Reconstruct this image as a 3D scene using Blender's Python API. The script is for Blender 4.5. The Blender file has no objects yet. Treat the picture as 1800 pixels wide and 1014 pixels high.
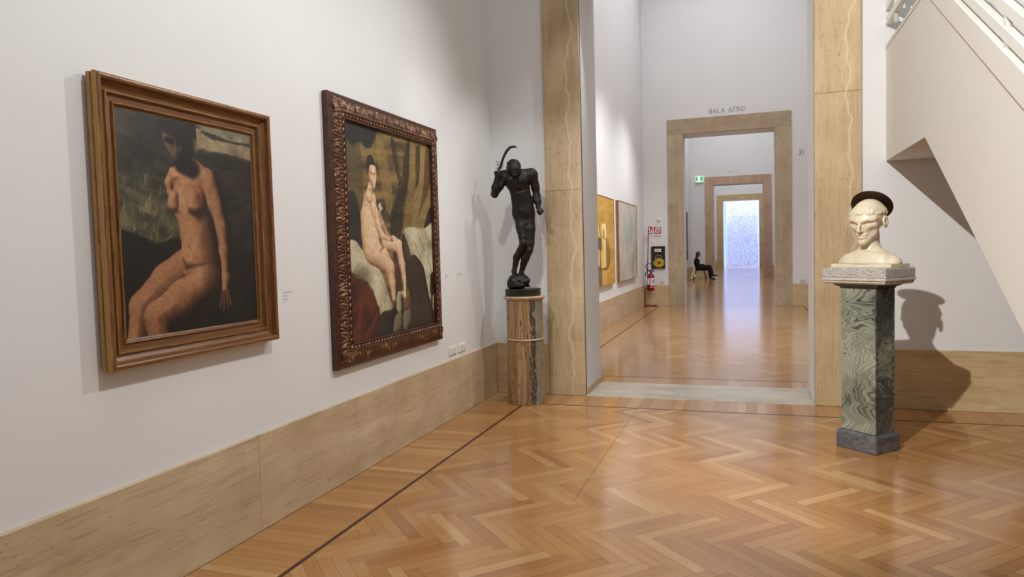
import bpy, math, random
import numpy as np
from mathutils import Vector, Matrix

random.seed(7)
rng = np.random.default_rng(11)
scn = bpy.context.scene
COL = scn.collection
PI = math.pi

# ------------------------------------------------------------------ helpers
def lin(r, g, b):
    def f(c):
        c /= 255.0
        return c / 12.92 if c <= 0.04045 else ((c + 0.055) / 1.055) ** 2.4
    return (f(r), f(g), f(b), 1.0)

class MB:
    """collects geometry, then links it as ONE mesh object"""
    def __init__(s):
        s.v = []; s.f = []; s.uv = None; s.sm = []
    def add(s, vs, fs, smooth=False):
        o = len(s.v)
        s.v += [tuple(p) for p in vs]
        s.f += [tuple(i + o for i in f) for f in fs]
        s.sm += [smooth] * len(fs)
        return s
    def box(s, x0, x1, y0, y1, z0, z1):
        v = [(x, y, z) for x in (x0, x1) for y in (y0, y1) for z in (z0, z1)]
        return s.add(v, [(0, 1, 3, 2), (4, 6, 7, 5), (0, 4, 5, 1), (2, 3, 7, 6), (0, 2, 6, 4), (1, 5, 7, 3)])
    def bbox(s, x0, x1, y0, y1, z0, z1, b):
        """box with chamfered edges"""
        v = []; idx = {}
        X = (x0, x1); Y = (y0, y1); Z = (z0, z1)
        sg = (1, -1)
        for i in (0, 1):
            for j in (0, 1):
                for k in (0, 1):
                    p = (X[i], Y[j], Z[k])
                    for a in range(3):
                        q = [p[0] + sg[i] * b, p[1] + sg[j] * b, p[2] + sg[k] * b]
                        q[a] = p[a]
                        idx[i, j, k, a] = len(v); v.append(tuple(q))
        f = []
        f += [[idx[i, j, k, 0] for j, k in ((0, 0), (0, 1), (1, 1), (1, 0))][::(1 if i == 0 else -1)] for i in (0, 1)]
        f += [[idx[i, j, k, 1] for i, k in ((0, 0), (1, 0), (1, 1), (0, 1))][::(1 if j == 0 else -1)] for j in (0, 1)]
        f += [[idx[i, j, k, 2] for i, j in ((0, 0), (0, 1), (1, 1), (1, 0))][::(1 if k == 0 else -1)] for k in (0, 1)]
        for j in (0, 1):
            for k in (0, 1):
                f.append([idx[0, j, k, 1], idx[1, j, k, 1], idx[1, j, k, 2], idx[0, j, k, 2]])
                f.append([idx[j, 0, k, 0], idx[j, 1, k, 0], idx[j, 1, k, 2], idx[j, 0, k, 2]])
                f.append([idx[j, k, 0, 0], idx[j, k, 1, 0], idx[j, k, 1, 1], idx[j, k, 0, 1]])
        for i in (0, 1):
            for j in (0, 1):
                for k in (0, 1):
                    f.append([idx[i, j, k, 0], idx[i, j, k, 1], idx[i, j, k, 2]])
        return s.add(v, f)
    def lathe(s, cx, cy, prof, n=64, smooth=True, sx=1.0, sy=1.0, rot=0.0):
        v = []; f = []
        for r, z in prof:
            for k in range(n):
                a = 2 * PI * k / n
                px, py = r * sx * math.cos(a), r * sy * math.sin(a)
                v.append((cx + px * math.cos(rot) - py * math.sin(rot), cy + px * math.sin(rot) + py * math.cos(rot), z))
        for i in range(len(prof) - 1):
            for k in range(n):
                k2 = (k + 1) % n
                f.append((i * n + k, i * n + k2, (i + 1) * n + k2, (i + 1) * n + k))
        f.append(tuple(range(n))[::-1]); f.append(tuple((len(prof) - 1) * n + k for k in range(n)))
        return s.add(v, f, smooth)
    def tube(s, pts, rad, n=12, smooth=True, closed=False):
        P = [Vector(p) for p in pts]; m = len(P)
        R = [rad] * m if not isinstance(rad, (list, tuple)) else list(rad)
        v = []; up = None
        for i in range(m):
            if closed: t = P[(i + 1) % m] - P[i - 1]
            else: t = P[min(i + 1, m - 1)] - P[max(i - 1, 0)]
            t.normalize()
            if up is None:
                up = Vector((0, 0, 1)) if abs(t.z) < .9 else Vector((1, 0, 0))
            a = (up - t * up.dot(t)).normalized(); b = t.cross(a); up = a
            for k in range(n):
                q = 2 * PI * k / n
                v.append(tuple(P[i] + (a * math.cos(q) + b * math.sin(q)) * R[i]))
        f = []
        for i in range(m if closed else m - 1):
            j = (i + 1) % m
            for k in range(n):
                k2 = (k + 1) % n
                f.append((i * n + k, i * n + k2, j * n + k2, j * n + k))
        if not closed:
            f.append(tuple(range(n))[::-1]); f.append(tuple((m - 1) * n + k for k in range(n)))
        return s.add(v, f, smooth)
    def prism(s, poly, ax, lo, hi):
        """poly in the two other axes, extruded along axis ax"""
        def mk(p, h):
            return {0: (h, p[0], p[1]), 1: (p[0], h, p[1]), 2: (p[0], p[1], h)}[ax]
        n = len(poly)
        v = [mk(p, lo) for p in poly] + [mk(p, hi) for p in poly]
        f = [tuple(range(n))[::-1], tuple(range(n, 2 * n))]
        f += [(i, (i + 1) % n, n + (i + 1) % n, n + i) for i in range(n)]
        return s.add(v, f)
    def ball(s, c, r, n=12, m=8):
        if not isinstance(r, (list, tuple)): r = (r, r, r)
        v = [(c[0], c[1], c[2] - r[2])]
        for i in range(1, m):
            t = PI * i / m
            for k in range(n):
                a = 2 * PI * k / n
                v.append((c[0] + r[0] * math.sin(t) * math.cos(a), c[1] + r[1] * math.sin(t) * math.sin(a), c[2] - r[2] * math.cos(t)))
        v.append((c[0], c[1], c[2] + r[2]))
        f = [(0, 1 + (k + 1) % n, 1 + k) for k in range(n)]
        for i in range(m - 2):
            for k in range(n):
                f.append((1 + i * n + k, 1 + i * n + (k + 1) % n, 1 + (i + 1) * n + (k + 1) % n, 1 + (i + 1) * n + k))
        e = len(v) - 1
        f += [(e, 1 + (m - 2) * n + k, 1 + (m - 2) * n + (k + 1) % n) for k in range(n)]
        return s.add(v, f, True)
    def build(s, name, m, parent=None, uv=None):
        me = bpy.data.meshes.new(name)
        me.from_pydata(s.v, [], s.f); 
        me.polygons.foreach_set('use_smooth', s.sm)
        if uv is not None:
            l = me.uv_layers.new(name='UVMap'); l.data.foreach_set('uv', np.asarray(uv, dtype=np.float32).ravel())
        me.materials.append(m); me.update()
        import bmesh
        bm = bmesh.new(); bm.from_mesh(me); bmesh.ops.recalc_face_normals(bm, faces=bm.faces); bm.to_mesh(me); bm.free()
        o = bpy.data.objects.new(name, me); COL.objects.link(o)
        if parent is not None: o.parent = parent
        return o

def np_mesh(name, V, F, m, parent=None, smooth=True, cols=None):
    me = bpy.data.meshes.new(name)
    V = np.asarray(V, dtype=np.float32); F = np.asarray(F, dtype=np.int32)
    me.vertices.add(len(V)); me.vertices.foreach_set('co', V.ravel())
    k = F.shape[1]
    me.loops.add(F.size); me.loops.foreach_set('vertex_index', F.ravel())
    me.polygons.add(len(F)); me.polygons.foreach_set('loop_start', np.arange(0, F.size, k, dtype=np.int32))
    me.polygons.foreach_set('use_smooth', np.full(len(F), smooth))
    me.update(calc_edges=True); me.validate()
    if cols is not None:
        a = me.color_attributes.new('paint', 'FLOAT_COLOR', 'POINT')
        a.data.foreach_set('color', np.asarray(cols, dtype=np.float32).ravel())
    me.materials.append(m)
    o = bpy.data.objects.new(name, me); COL.objects.link(o)
    if parent is not None: o.parent = parent
    return o

def thing(name, label, cat, loc=(0, 0, 0), rz=0.0, group=None):
    o = bpy.data.objects.new(name, None); COL.objects.link(o)
    o.empty_display_size = .1
    o.location = loc; o.rotation_euler = (0, 0, rz)
    o['label'] = label; o['category'] = cat
    if group: o['group'] = group
    return o
def tag(o, label, cat, group=None, kind=None):
    o['label'] = label; o['category'] = cat
    if group: o['group'] = group
    if kind: o['kind'] = kind
    return o
def struct(o, label=None, cat=None):
    o['kind'] = 'structure'
    if label: o['label'] = label
    if cat: o['category'] = cat
    return o

# ------------------------------------------------------------------ materials
class NT:
    def __init__(s, name):
        s.m = bpy.data.materials.new(name); s.m.use_nodes = True
        s.t = s.m.node_tree; s.b = s.t.nodes['Principled BSDF']
    def n(s, typ, **k):
        d = s.t.nodes.new(typ)
        for a, v in k.items():
            if a.startswith('i_'):
                key = a[2:].replace('_', ' ')
                d.inputs[key].default_value = v
            else: setattr(d, a, v)
        return d
    def l(s, a, b): s.t.links.new(a, b)
    def coord(s, scale=(1, 1, 1), loc=(0, 0, 0), kind='Object', rot=(0, 0, 0)):
        c = s.n('ShaderNodeTexCoord'); mp = s.n('ShaderNodeMapping')
        mp.inputs['Scale'].default_value = scale; mp.inputs['Location'].default_value = loc
        mp.inputs['Rotation'].default_value = rot
        s.l(c.outputs[kind], mp.inputs['Vector']); return mp.outputs['Vector']
    def noise(s, vec, scale=5, detail=4, rough=.55, dist=0.0):
        d = s.n('ShaderNodeTexNoise', i_Scale=scale, i_Detail=detail, i_Roughness=rough, i_Distortion=dist)
        s.l(vec, d.inputs['Vector']); return d.outputs['Fac']
    def ramp(s, fac, stops, interp='LINEAR'):
        r = s.n('ShaderNodeValToRGB'); e = r.color_ramp.elements; r.color_ramp.interpolation = interp
        while len(e) > 1: e.remove(e[-1])
        e[0].position = stops[0][0]; e[0].color = stops[0][1]
        for p, c in stops[1:]:
            q = e.new(p); q.color = c
        s.l(fac, r.inputs['Fac']); return r.outputs['Color']
    def mix(s, fac, a, b, mode='MIX'):
        d = s.n('ShaderNodeMix', data_type='RGBA', blend_type=mode)
        for src, i in ((fac, 0), (a, 6), (b, 7)):
            if hasattr(src, 'links'): s.l(src, d.inputs[i])
            else: d.inputs[i].default_value = src
        return d.outputs[2]
    def math(s, op, a, b=None, c=None):
        d = s.n('ShaderNodeMath', operation=op)
        for i, src in enumerate((a, b, c)):
            if src is None: continue
            if hasattr(src, 'links'): s.l(src, d.inputs[i])
            else: d.inputs[i].default_value = src
        return d.outputs[0]
    def bump(s, h, strength=.2, dist=.01):
        d = s.n('ShaderNodeBump', i_Strength=strength, i_Distance=dist)
        s.l(h, d.inputs['Height']); s.l(d.outputs['Normal'], s.b.inputs['Normal'])
    def base(s, c):
        if hasattr(c, 'links'): s.l(c, s.b.inputs['Base Color'])
        else: s.b.inputs['Base Color'].default_value = c
    def set(s, **k):
        for a, v in k.items():
            s.b.inputs[a.replace('_', ' ')].default_value = v
        return s

W1 = (1, 1, 1, 1); K0 = (0, 0, 0, 1)
def simple(name, rgb, rough=.5, metal=0.0, var=.06, scale=8, **k):
    t = NT(name); c = lin(*rgb)
    f = t.noise(t.coord(), scale, 3)
    d = tuple(x * (1 - var) for x in c[:3]) + (1,); u = tuple(min(1, x * (1 + var)) for x in c[:3]) + (1,)
    t.base(t.ramp(f, [(.3, d), (.7, u)])); t.set(Roughness=rough, Metallic=metal, **k)
    return t.m
def emit(name, rgb, s):
    t = NT(name); t.base(K0); t.b.inputs['Emission Color'].default_value = lin(*rgb); t.b.inputs['Emission Strength'].default_value = s
    return t.m

def plaster(name, rgb):
    t = NT(name); v = t.coord()
    f = t.noise(v, 1.1, 3)
    c = lin(*rgb)
    t.base(t.ramp(f, [(.3, tuple(x * .97 for x in c[:3]) + (1,)), (.7, c)]))
    t.set(Roughness=.85); t.b.inputs['Specular IOR Level'].default_value = .25
    t.bump(t.noise(v, 60, 3), .04, .004)
    return t.m

def travertine(name, sc, dark=(182, 155, 120), light=(224, 203, 171), vein=None, rough=.45, pit=.55):
    t = NT(name); v = t.coord(sc)
    geo = t.n('ShaderNodeNewGeometry')
    off = t.n('ShaderNodeVectorMath', operation='ADD'); sc3 = t.n('ShaderNodeVectorMath', operation='SCALE')
    cmb = t.n('ShaderNodeCombineXYZ')
    for i in range(3): t.l(geo.outputs['Random Per Island'], cmb.inputs[i])
    t.l(cmb.outputs[0], sc3.inputs[0]); sc3.inputs['Scale'].default_value = 37.0
    t.l(v, off.inputs[0]); t.l(sc3.outputs[0], off.inputs[1]); v2 = off.outputs[0]
    big = t.noise(v2, 1.0, 7, .6, .5)
    cloud = t.noise(t.coord((1.6, 1.6, 1.6)), 1.5, 5, .6)
    c = t.ramp(big, [(.25, lin(*dark)), (.5, lin(*[(a + b) / 2 for a, b in zip(dark, light)])), (.72, lin(*light))])
    c = t.mix(.5, c, t.ramp(cloud, [(.3, lin(*dark)), (.7, lin(*light))]))
    fine = t.noise(v2, 6.5, 5, .7, .3)
    c = t.mix(t.ramp(fine, [(.3, (.5, .5, .5, 1)), (.5, K0)]), c, lin(*[x * .8 for x in dark]))
    # little elongated pores, gathered in bands
    ps = tuple(15 * (x ** .6) for x in sc)
    pits = t.noise(t.coord(ps), 2.1, 3, .6, .1); reg = t.noise(v2, 1.4, 3)
    thr = t.math('MULTIPLY_ADD', t.ramp(reg, [(.40, K0), (.60, W1)]), .085, .275)
    pm = t.n('ShaderNodeMapRange', interpolation_type='SMOOTHSTEP'); t.l(t.math('SUBTRACT', pits, thr), pm.inputs[0])
    pm.inputs[1].default_value = -.012; pm.inputs[2].default_value = .018; pm.inputs[3].default_value = 1; pm.inputs[4].default_value = 0
    pf = pm.outputs[0]
    c = t.mix(t.math('MULTIPLY', pf, pit), c, lin(*[x * .6 for x in dark]))
    if vein:
        ax, pos, amp, wid, colr = vein
        vv = t.coord((1, 1, 1)); sp = t.n('ShaderNodeSeparateXYZ'); t.l(vv, sp.inputs[0])
        wn = t.noise(t.coord((.01, .01, 2.2)), 1.0, 2, .5)
        d = t.math('ABSOLUTE', t.math('SUBTRACT', sp.outputs[ax], t.math('ADD', t.math('MULTIPLY', t.math('SUBTRACT', wn, .5), amp), pos)))
        mr = t.n('ShaderNodeMapRange', interpolation_type='SMOOTHSTEP'); t.l(d, mr.inputs[0])
        mr.inputs[1].default_value = wid * .3; mr.inputs[2].default_value = wid; mr.inputs[3].default_value = .45; mr.inputs[4].default_value = 0
        c = t.mix(mr.outputs[0], c, lin(*colr))
    rnd = t.math('MULTIPLY_ADD', geo.outputs['Random Per Island'], .10, .93)
    cc = t.n('ShaderNodeVectorMath', operation='SCALE'); t.l(c, cc.inputs[0]); t.l(rnd, cc.inputs['Scale'])
    t.l(cc.outputs[0], t.b.inputs['Base Color'])
    t.set(Roughness=rough)
    t.bump(t.math('SUBTRACT', 1.0, pf), .4, .003)
    return t.m

def parquet(name, coat=.3):
    t = NT(name); geo = t.n('ShaderNodeNewGeometry')
    uvn = t.n('ShaderNodeUVMap'); uvn.uv_map = 'UVMap'
    mp = t.n('ShaderNodeMapping'); mp.inputs['Scale'].default_value = (1.6, 22, 1); t.l(uvn.outputs[0], mp.inputs['Vector'])
    g = t.noise(mp.outputs[0], 1.6, 5, .62, .8)
    mp2 = t.n('ShaderNodeMapping'); mp2.inputs['Scale'].default_value = (5, 150, 1); t.l(uvn.outputs[0], mp2.inputs['Vector'])
    g2 = t.noise(mp2.outputs[0], 1.0, 3, .6, .2)
    c = t.ramp(geo.outputs['Random Per Island'], [(0, lin(160, 110, 64)), (.12, lin(170, 121, 72)), (.5, lin(178, 130, 79)), (.84, lin(184, 138, 87)), (.93, lin(192, 149, 99)), (1, lin(197, 156, 107))])
    c = t.mix(1.0, c, t.ramp(g, [(.25, (.88, .86, .83, 1)), (.5, (.98, .98, .98, 1)), (.75, (1.05, 1.04, 1.03, 1))]), 'MULTIPLY')
    c = t.mix(.5, c, t.ramp(g2, [(.3, (.84, .82, .78, 1)), (.6, (1.05, 1.05, 1.05, 1))]), 'MULTIPLY')
    t.base(c)
    r = t.noise(t.coord((1.2, 1.2, 1.2)), 2.0, 4)
    t.l(t.math('MULTIPLY_ADD', r, .10, .12), t.b.inputs['Roughness'])
    t.bump(g, .03, .001)
    t.set(Coat_Weight=coat, Coat_Roughness=.15, Coat_IOR=1.5)
    return t.m

def wood(name, a, b, axis_scale=(6, 6, 6), rough=.38, gold=None, metal=0.0, uv=False):
    t = NT(name); g = t.noise(t.coord(axis_scale, kind='UV' if uv else 'Object'), 1.5, 5, .65, .5)
    c = t.ramp(g, [(.3, lin(*a)), (.7, lin(*b))])
    if gold:
        w = t.noise(t.coord((5, 60, 1), kind='UV') if uv else t.coord((14, 5, 14)), 1.6, 4, .7)
        geo = t.n('ShaderNodeNewGeometry')
        wear = t.math('ADD', t.math('MULTIPLY', geo.outputs['Pointiness'], 1.2), t.math('MULTIPLY', w, .45))
        c = t.mix(t.ramp(wear, [(.90, K0), (1.06, W1)]), c, lin(*gold))
    t.base(c); t.set(Roughness=rough, Metallic=metal)
    t.bump(t.noise(t.coord((30, 30, 30)), 2, 3), .08, .002)
    return t.m

M_white = plaster('white_plaster', (230, 230, 230))
M_trav_h = travertine('travertine_wall_base', (2.2, .55, 7.5))
M_trav_hx = travertine('travertine_wall_base_back', (.55, 2.2, 7.5), (190, 160, 116), (228, 204, 162))
M_trav_v = travertine('travertine_jamb_left', (7.0, 7.0, .5), (168, 142, 106), (208, 187, 152), (0, .87, .34, .018, (220, 202, 168)))
M_trav_vr = travertine('travertine_jamb_right', (7.0, 7.0, .5), (182, 155, 114), (216, 195, 156), (0, 3.54, .34, .018, (230, 213, 176)))
M_trav_far = travertine('travertine_far_door', (6, 6, .6), (166, 144, 116), (206, 188, 162))
M_trav_farh = travertine('travertine_far_lintel', (.6, 6, 6), (160, 136, 108), (200, 180, 152))
M_trav_pink = travertine('travertine_pink_door', (6, 6, .6), (176, 142, 116), (214, 182, 156))
M_trav_warm = travertine('travertine_warm_door', (6, 6, .6), (184, 154, 110), (220, 192, 150))
M_parq = parquet('oak_parquet'); M_parq2 = parquet('waxed_oak_parquet', .6)
M_strip = wood('dark_inlay', (58, 28, 18), (82, 42, 28), (3, 3, 3), .35)
M_sub = simple('parquet_joint', (92, 58, 34), .8)
M_thresh = travertine('pale_threshold_marble', (.8, 6, 3), (158, 148, 134), (222, 214, 200), rough=.3, pit=.3)
M_stair = plaster('white_stair_paint', (226, 223, 216))
M_rail = simple('white_rail_paint', (232, 232, 226), .4, var=.02)
M_plastic = simple('white_plastic', (232, 230, 224), .4, var=.02)
M_plastic_g = simple('pale_grey_plastic', (196, 194, 188), .45, var=.02)
M_letter = simple('grey_lettering', (150, 148, 144), .7, var=.03)
M_letter_f = simple('faint_lettering', (206, 205, 203), .7, var=.02)
M_label = simple('wall_label_paper', (228, 227, 222), .8, var=.01)
M_labeltx = simple('wall_label_print', (172, 171, 166), .8, var=.02)
M_frame1 = wood('gilt_walnut_frame', (72, 43, 20), (142, 94, 48), (4, 90, 1), .36, (178, 134, 74), 0.0, True)
M_frame1s = wood('walnut_frame_side', (58, 32, 18), (98, 60, 34), (14, 14, 4), .45)
M_frame2 = wood('carved_gilt_frame', (62, 36, 20), (112, 72, 42), (16, 16, 16), .3, (190, 150, 112), .2)
M_frame2s = wood('dark_red_frame_edge', (44, 21, 12), (86, 44, 24), (10, 10, 10), .36)
M_bronze = NT('dark_bronze')
_f = M_bronze.noise(M_bronze.coord(), 14, 5, .6)
M_bronze.base(M_bronze.ramp(_f, [(.3, lin(22, 17, 14)), (.7, lin(42, 34, 28))])); M_bronze.set(Roughness=.5, Metallic=.35)
M_bronze.bump(M_bronze.noise(M_bronze.coord(), 45, 4), .25, .006); M_bronze = M_bronze.m
M_black = simple('black_base', (30, 31, 30), .4)
M_halo = simple('brown_bronze_halo', (52, 28, 16), .42, .35, .15, 20)
M_bust = NT('ivory_marble'); _f = M_bust.noise(M_bust.coord(), 9, 4)
M_bust.base(M_bust.ramp(_f, [(.3, lin(218, 205, 176)), (.7, lin(231, 220, 195))])); M_bust.set(Roughness=.3)
M_bust.b.inputs['Subsurface Weight'].default_value = .12; M_bust.b.inputs['Subsurface Radius'].default_value = (.012, .008, .004)
M_bust = M_bust.m

def cipollino():
    t = NT('green_banded_marble'); v = t.coord((1, 1, 1), (.37, .2, .13))
    sp = t.n('ShaderNodeSeparateXYZ'); t.l(v, sp.inputs[0])
    n1 = t.noise(t.coord((1.7, 1.7, 2.1), (4, 0, 1)), 1.0, 1, .5)          # broad flow of the beds
    n2 = t.noise(t.coord((4.5, 4.5, 6.0)), 1.0, 2, .5)
    n3 = t.noise(t.coord((22, 22, 30)), 1.0, 3, .6)
    # folds: kinks repeated down the shaft, stronger in some zones
    kz = t.math('PINGPONG', t.math('ADD', sp.outputs[2], t.math('MULTIPLY', n2, .16)), .031)
    kz2 = t.math('PINGPONG', t.math('ADD', sp.outputs[2], t.math('MULTIPLY', n1, .35)), .085)
    zone = t.ramp(t.noise(t.coord((1.2, 1.2, 2.8), (0, 2, 7)), 1.0, 2), [(.42, (.15, .15, .15, 1)), (.56, W1)])
    ph = t.math('ADD', sp.outputs[0], t.math('MULTIPLY', sp.outputs[1], .8))
    ph = t.math('ADD', ph, t.math('MULTIPLY', t.math('MULTIPLY', kz, zone), 1.5))
    ph = t.math('ADD', ph, t.math('MULTIPLY', kz2, .9))
    ph = t.math('ADD', ph, t.math('MULTIPLY', n1, .9))
    ph = t.math('ADD', ph, t.math('MULTIPLY', n2, .10))
    ph = t.math('ADD', ph, t.math('MULTIPLY', n3, .012))
    cb = t.n('ShaderNodeCombineXYZ'); t.l(t.math('MULTIPLY', ph, 13.5), cb.inputs[0])
    bn = t.noise(cb.outputs[0], 1.0, 6, .8)
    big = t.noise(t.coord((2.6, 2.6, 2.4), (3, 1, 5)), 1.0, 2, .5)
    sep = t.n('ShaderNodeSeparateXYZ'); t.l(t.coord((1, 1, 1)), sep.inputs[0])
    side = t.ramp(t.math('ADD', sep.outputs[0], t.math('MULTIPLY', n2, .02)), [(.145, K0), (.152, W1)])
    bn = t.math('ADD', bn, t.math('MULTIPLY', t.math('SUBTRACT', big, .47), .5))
    bn = t.math('SUBTRACT', bn, t.math('MULTIPLY', side, .12))  # right-hand face: darker stone, with its shade put into the colour
    c = t.ramp(bn, [(.22, lin(30, 33, 34)), (.32, lin(58, 65, 62)), (.39, lin(98, 105, 96)), (.43, lin(50, 57, 54)), (.47, lin(152, 155, 138)), (.52, lin(106, 114, 101)), (.56, lin(180, 181, 163)), (.60, lin(116, 122, 108)), (.65, lin(208, 206, 190)), (.78, lin(230, 228, 216))])
    t.base(c); t.set(Roughness=.22); return t.m
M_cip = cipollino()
def greymarble(name, a, b, c3, sc, rough=.3):
    t = NT(name); v = t.coord((sc, sc, sc * 1.6))
    n1 = t.noise(v, 1, 6, .65, 1.6); n2 = t.noise(v, 2.3, 4, .6, 2.5)
    c = t.ramp(n1, [(.3, lin(*a)), (.55, lin(*b)), (.75, lin(*c3))])
    c = t.mix(t.ramp(n2, [(.46, K0), (.5, (.6, .6, .6, 1)), (.54, K0)]), c, lin(*c3))
    t.base(c); t.set(Roughness=rough); return t.m
M_slab = greymarble('mottled_grey_marble', (104, 96, 98), (190, 184, 180), (232, 228, 222), 38)
M_slab_l = greymarble('pale_grey_marble', (176, 168, 158), (206, 200, 190), (224, 216, 204), 12)
M_base = greymarble('dark_grey_marble', (54, 56, 60), (92, 94, 98), (138, 138, 138), 9)
M_dark_neck = greymarble('black_green_marble', (30, 30, 28), (58, 58, 52), (90, 88, 78), 12)
def columnstone():
    t = NT('striped_brown_alabaster'); v = t.coord()
    sp = t.n('ShaderNodeSeparateXYZ'); t.l(v, sp.inputs[0])
    wob = t.noise(t.coord((1, 1, 2.2)), 1.6, 4, .6)
    # coordinate across the face seen from the room
    u = t.math('ADD', t.math('MULTIPLY', sp.outputs[0], .948), t.math('MULTIPLY', sp.outputs[1], .319))
    uw = t.math('ADD', u, t.math('MULTIPLY', t.math('SUBTRACT', wob, .5), .05))
    cu = t.n('ShaderNodeCombineXYZ'); t.l(t.math('MULTIPLY', uw, 30), cu.inputs[0]); t.l(t.math('MULTIPLY', sp.outputs[2], .8), cu.inputs[1])
    n = t.noise(cu.outputs[0], 1.0, 5, .6, .3)
    c = t.ramp(n, [(.28, lin(96, 68, 44)), (.42, lin(138, 104, 72)), (.55, lin(166, 132, 96)), (.7, lin(188, 160, 122))])
    cu2 = t.n('ShaderNodeCombineXYZ'); t.l(t.math('MULTIPLY', uw, 75), cu2.inputs[0]); t.l(t.math('MULTIPLY', sp.outputs[2], 11.0), cu2.inputs[1])
    f2 = t.noise(cu2.outputs[0], 1.0, 4, .65, .6)
    c = t.mix(t.ramp(f2, [(.36, W1), (.44, K0)]), c, lin(74, 52, 36))
    c = t.mix(t.ramp(f2, [(.66, K0), (.72, W1)]), c, lin(214, 190, 150))
    # dark vein
    wv = t.noise(t.coord((.2, .2, 2.4), (0, 0, 4)), 1.5, 4, .6)
    d = t.math('ABSOLUTE', t.math('SUBTRACT', u, t.math('ADD', .075, t.math('MULTIPLY', t.math('SUBTRACT', wv, .5), .12))))
    cu3 = t.n('ShaderNodeCombineXYZ'); t.l(t.math('MULTIPLY', u, 55), cu3.inputs[0]); t.l(t.math('MULTIPLY', sp.outputs[2], 16), cu3.inputs[1])
    dn = t.noise(cu3.outputs[0], 1, 5, .7, 1.0)
    dark = t.ramp(dn, [(.35, lin(34, 32, 30)), (.55, lin(88, 82, 74)), (.68, lin(206, 192, 164))])
    mk = t.math('ADD', t.math('MULTIPLY', d, 1.0), t.math('MULTIPLY', t.math('SUBTRACT', dn, .5), .02))
    c = t.mix(t.ramp(mk, [(.022, W1), (.036, K0)]), c, dark)
    # greenish grey band to the right
    gr = t.ramp(dn, [(.3, lin(92, 90, 76)), (.7, lin(156, 152, 130))])
    mr = t.math('ADD', u, t.math('MULTIPLY', t.math('SUBTRACT', wob, .5), .04))
    c = t.mix(t.math('MULTIPLY', t.ramp(mr, [(.10, K0), (.115, W1)]), .8), c, gr)
    t.base(c); t.set(Roughness=.3); return t.m
M_col = columnstone()
M_collip = simple('cream_marble_ring', (186, 160, 126), .4, var=.2, scale=14)

# ------------------------------------------------------------------ measurements (metres)
ZD = .551                       # height of the travertine wall base
OX0, OX1 = .992, 3.234          # clear opening of the first doorway
JX0, JX1 = .596, 3.638          # outer edges of its jambs
ZI, ZO = 4.453, 4.842
Y1B = .786
YF, YFB = 11.65, 12.43          # second doorway wall
FX0, FX1, GX0, GX1 = 1.023, 3.271, .629, 3.656
Y2, Y2B = 28.14, 28.92
Y3, Y3B = 41.39, 42.17
YEND = 44.4
XL = -.023                      # plaster face of the left walls
XR1, XR2 = 6.3, 4.32
ZC = 8.8

# ------------------------------------------------------------------ floor
def clip_poly(poly, x0, x1, y0, y1):
    for ax, val, sgn in ((0, x0, 1), (0, x1, -1), (1, y0, 1), (1, y1, -1)):
        out = []
        for i in range(len(poly)):
            a, b = poly[i], poly[(i + 1) % len(poly)]
            da, db = sgn * (a[0][ax] - val), sgn * (b[0][ax] - val)
            if da >= 0: out.append(a)
            if (da >= 0) != (db >= 0):
                t = da / (da - db)
                out.append(((a[0][0] + (b[0][0] - a[0][0]) * t, a[0][1] + (b[0][1] - a[0][1]) * t),
                            (a[1][0] + (b[1][0] - a[1][0]) * t, a[1][1] + (b[1][1] - a[1][1]) * t)))
        poly = out
        if len(poly) < 3: return []
    return poly

def herringbone(mb, uvs, x0, x1, y0, y1, W=.0715, n=7, gap=.0006, z=0.0):
    L = W * n; r2 = math.sqrt(.5)
    def to_xy(p, q): return ((p + q) * r2, (q - p) * r2)
    xc, yc = (x0 + x1) / 2, (y0 + y1) / 2
    R = max(x1 - x0, y1 - y0)
    ni = int(R / (W * math.sqrt(2))) + 12; nj = int(R / (L * math.sqrt(2))) + 4
    for j in range(-nj, nj + 1):
        for i in range(-ni, ni + 1):
            bp, bq = i * W + j * L, i * W - j * L
            for (pa, pb, qa, qb, al) in ((0, L, 0, W, 0), (L, L + W, W - L, W, 1)):
                P0, P1, Q0, Q1 = bp + pa + gap, bp + pb - gap, bq + qa + gap, bq + qb - gap
                mx, my = to_xy((P0 + P1) / 2, (Q0 + Q1) / 2)
                mx += xc; my += yc
                if mx < x0 - L or mx > x1 + L or my < y0 - L or my > y1 + L: continue
                ou, ov = random.random() * 40, random.random() * 40
                poly = []
                for (p, q) in ((P0, Q0), (P1, Q0), (P1, Q1), (P0, Q1)):
                    xy = to_xy(p, q); uu, vv = (p - P0, q - Q0) if al == 0 else (q - Q0, p - P0)
                    poly.append(((xy[0] + xc, xy[1] + yc), (uu + ou, vv + ov)))
                poly = clip_poly(poly, x0, x1, y0, y1)
                if len(poly) < 3: continue
                mb.add([(a[0], a[1], z) for a, b in poly], [tuple(range(len(poly)))])
                uvs += [b for a, b in poly]
def boards(mb, uvs, x0, x1, y0, y1, along, wmin, wmax, gap=.0006, z=0.0):
    """border boards laid side by side; along: axis on which they are stepped"""
    a, b = (x0, x1) if along == 0 else (y0, y1)
    p = a
    while p < b - 1e-6:
        w = min(random.uniform(wmin, wmax), b - p)
        ou, ov = random.random() * 40, random.random() * 40
        if along == 0:
            q = [(p + gap, y0), (p + w - gap, y0), (p + w - gap, y1), (p + gap, y1)]
            uv = [(0, 0), (0, w), (y1 - y0, w), (y1 - y0, 0)]
        else:
            q = [(x0, p + gap), (x1, p + gap), (x1, p + w - gap), (x0, p + w - gap)]
            uv = [(0, 0), (x1 - x0, 0), (x1 - x0, w), (0, w)]
        mb.add([(c[0], c[1], z) for c in q], [(0, 1, 2, 3)]); uvs += [(c[0] + ou, c[1] + ov) for c in uv]
        p += w

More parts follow.
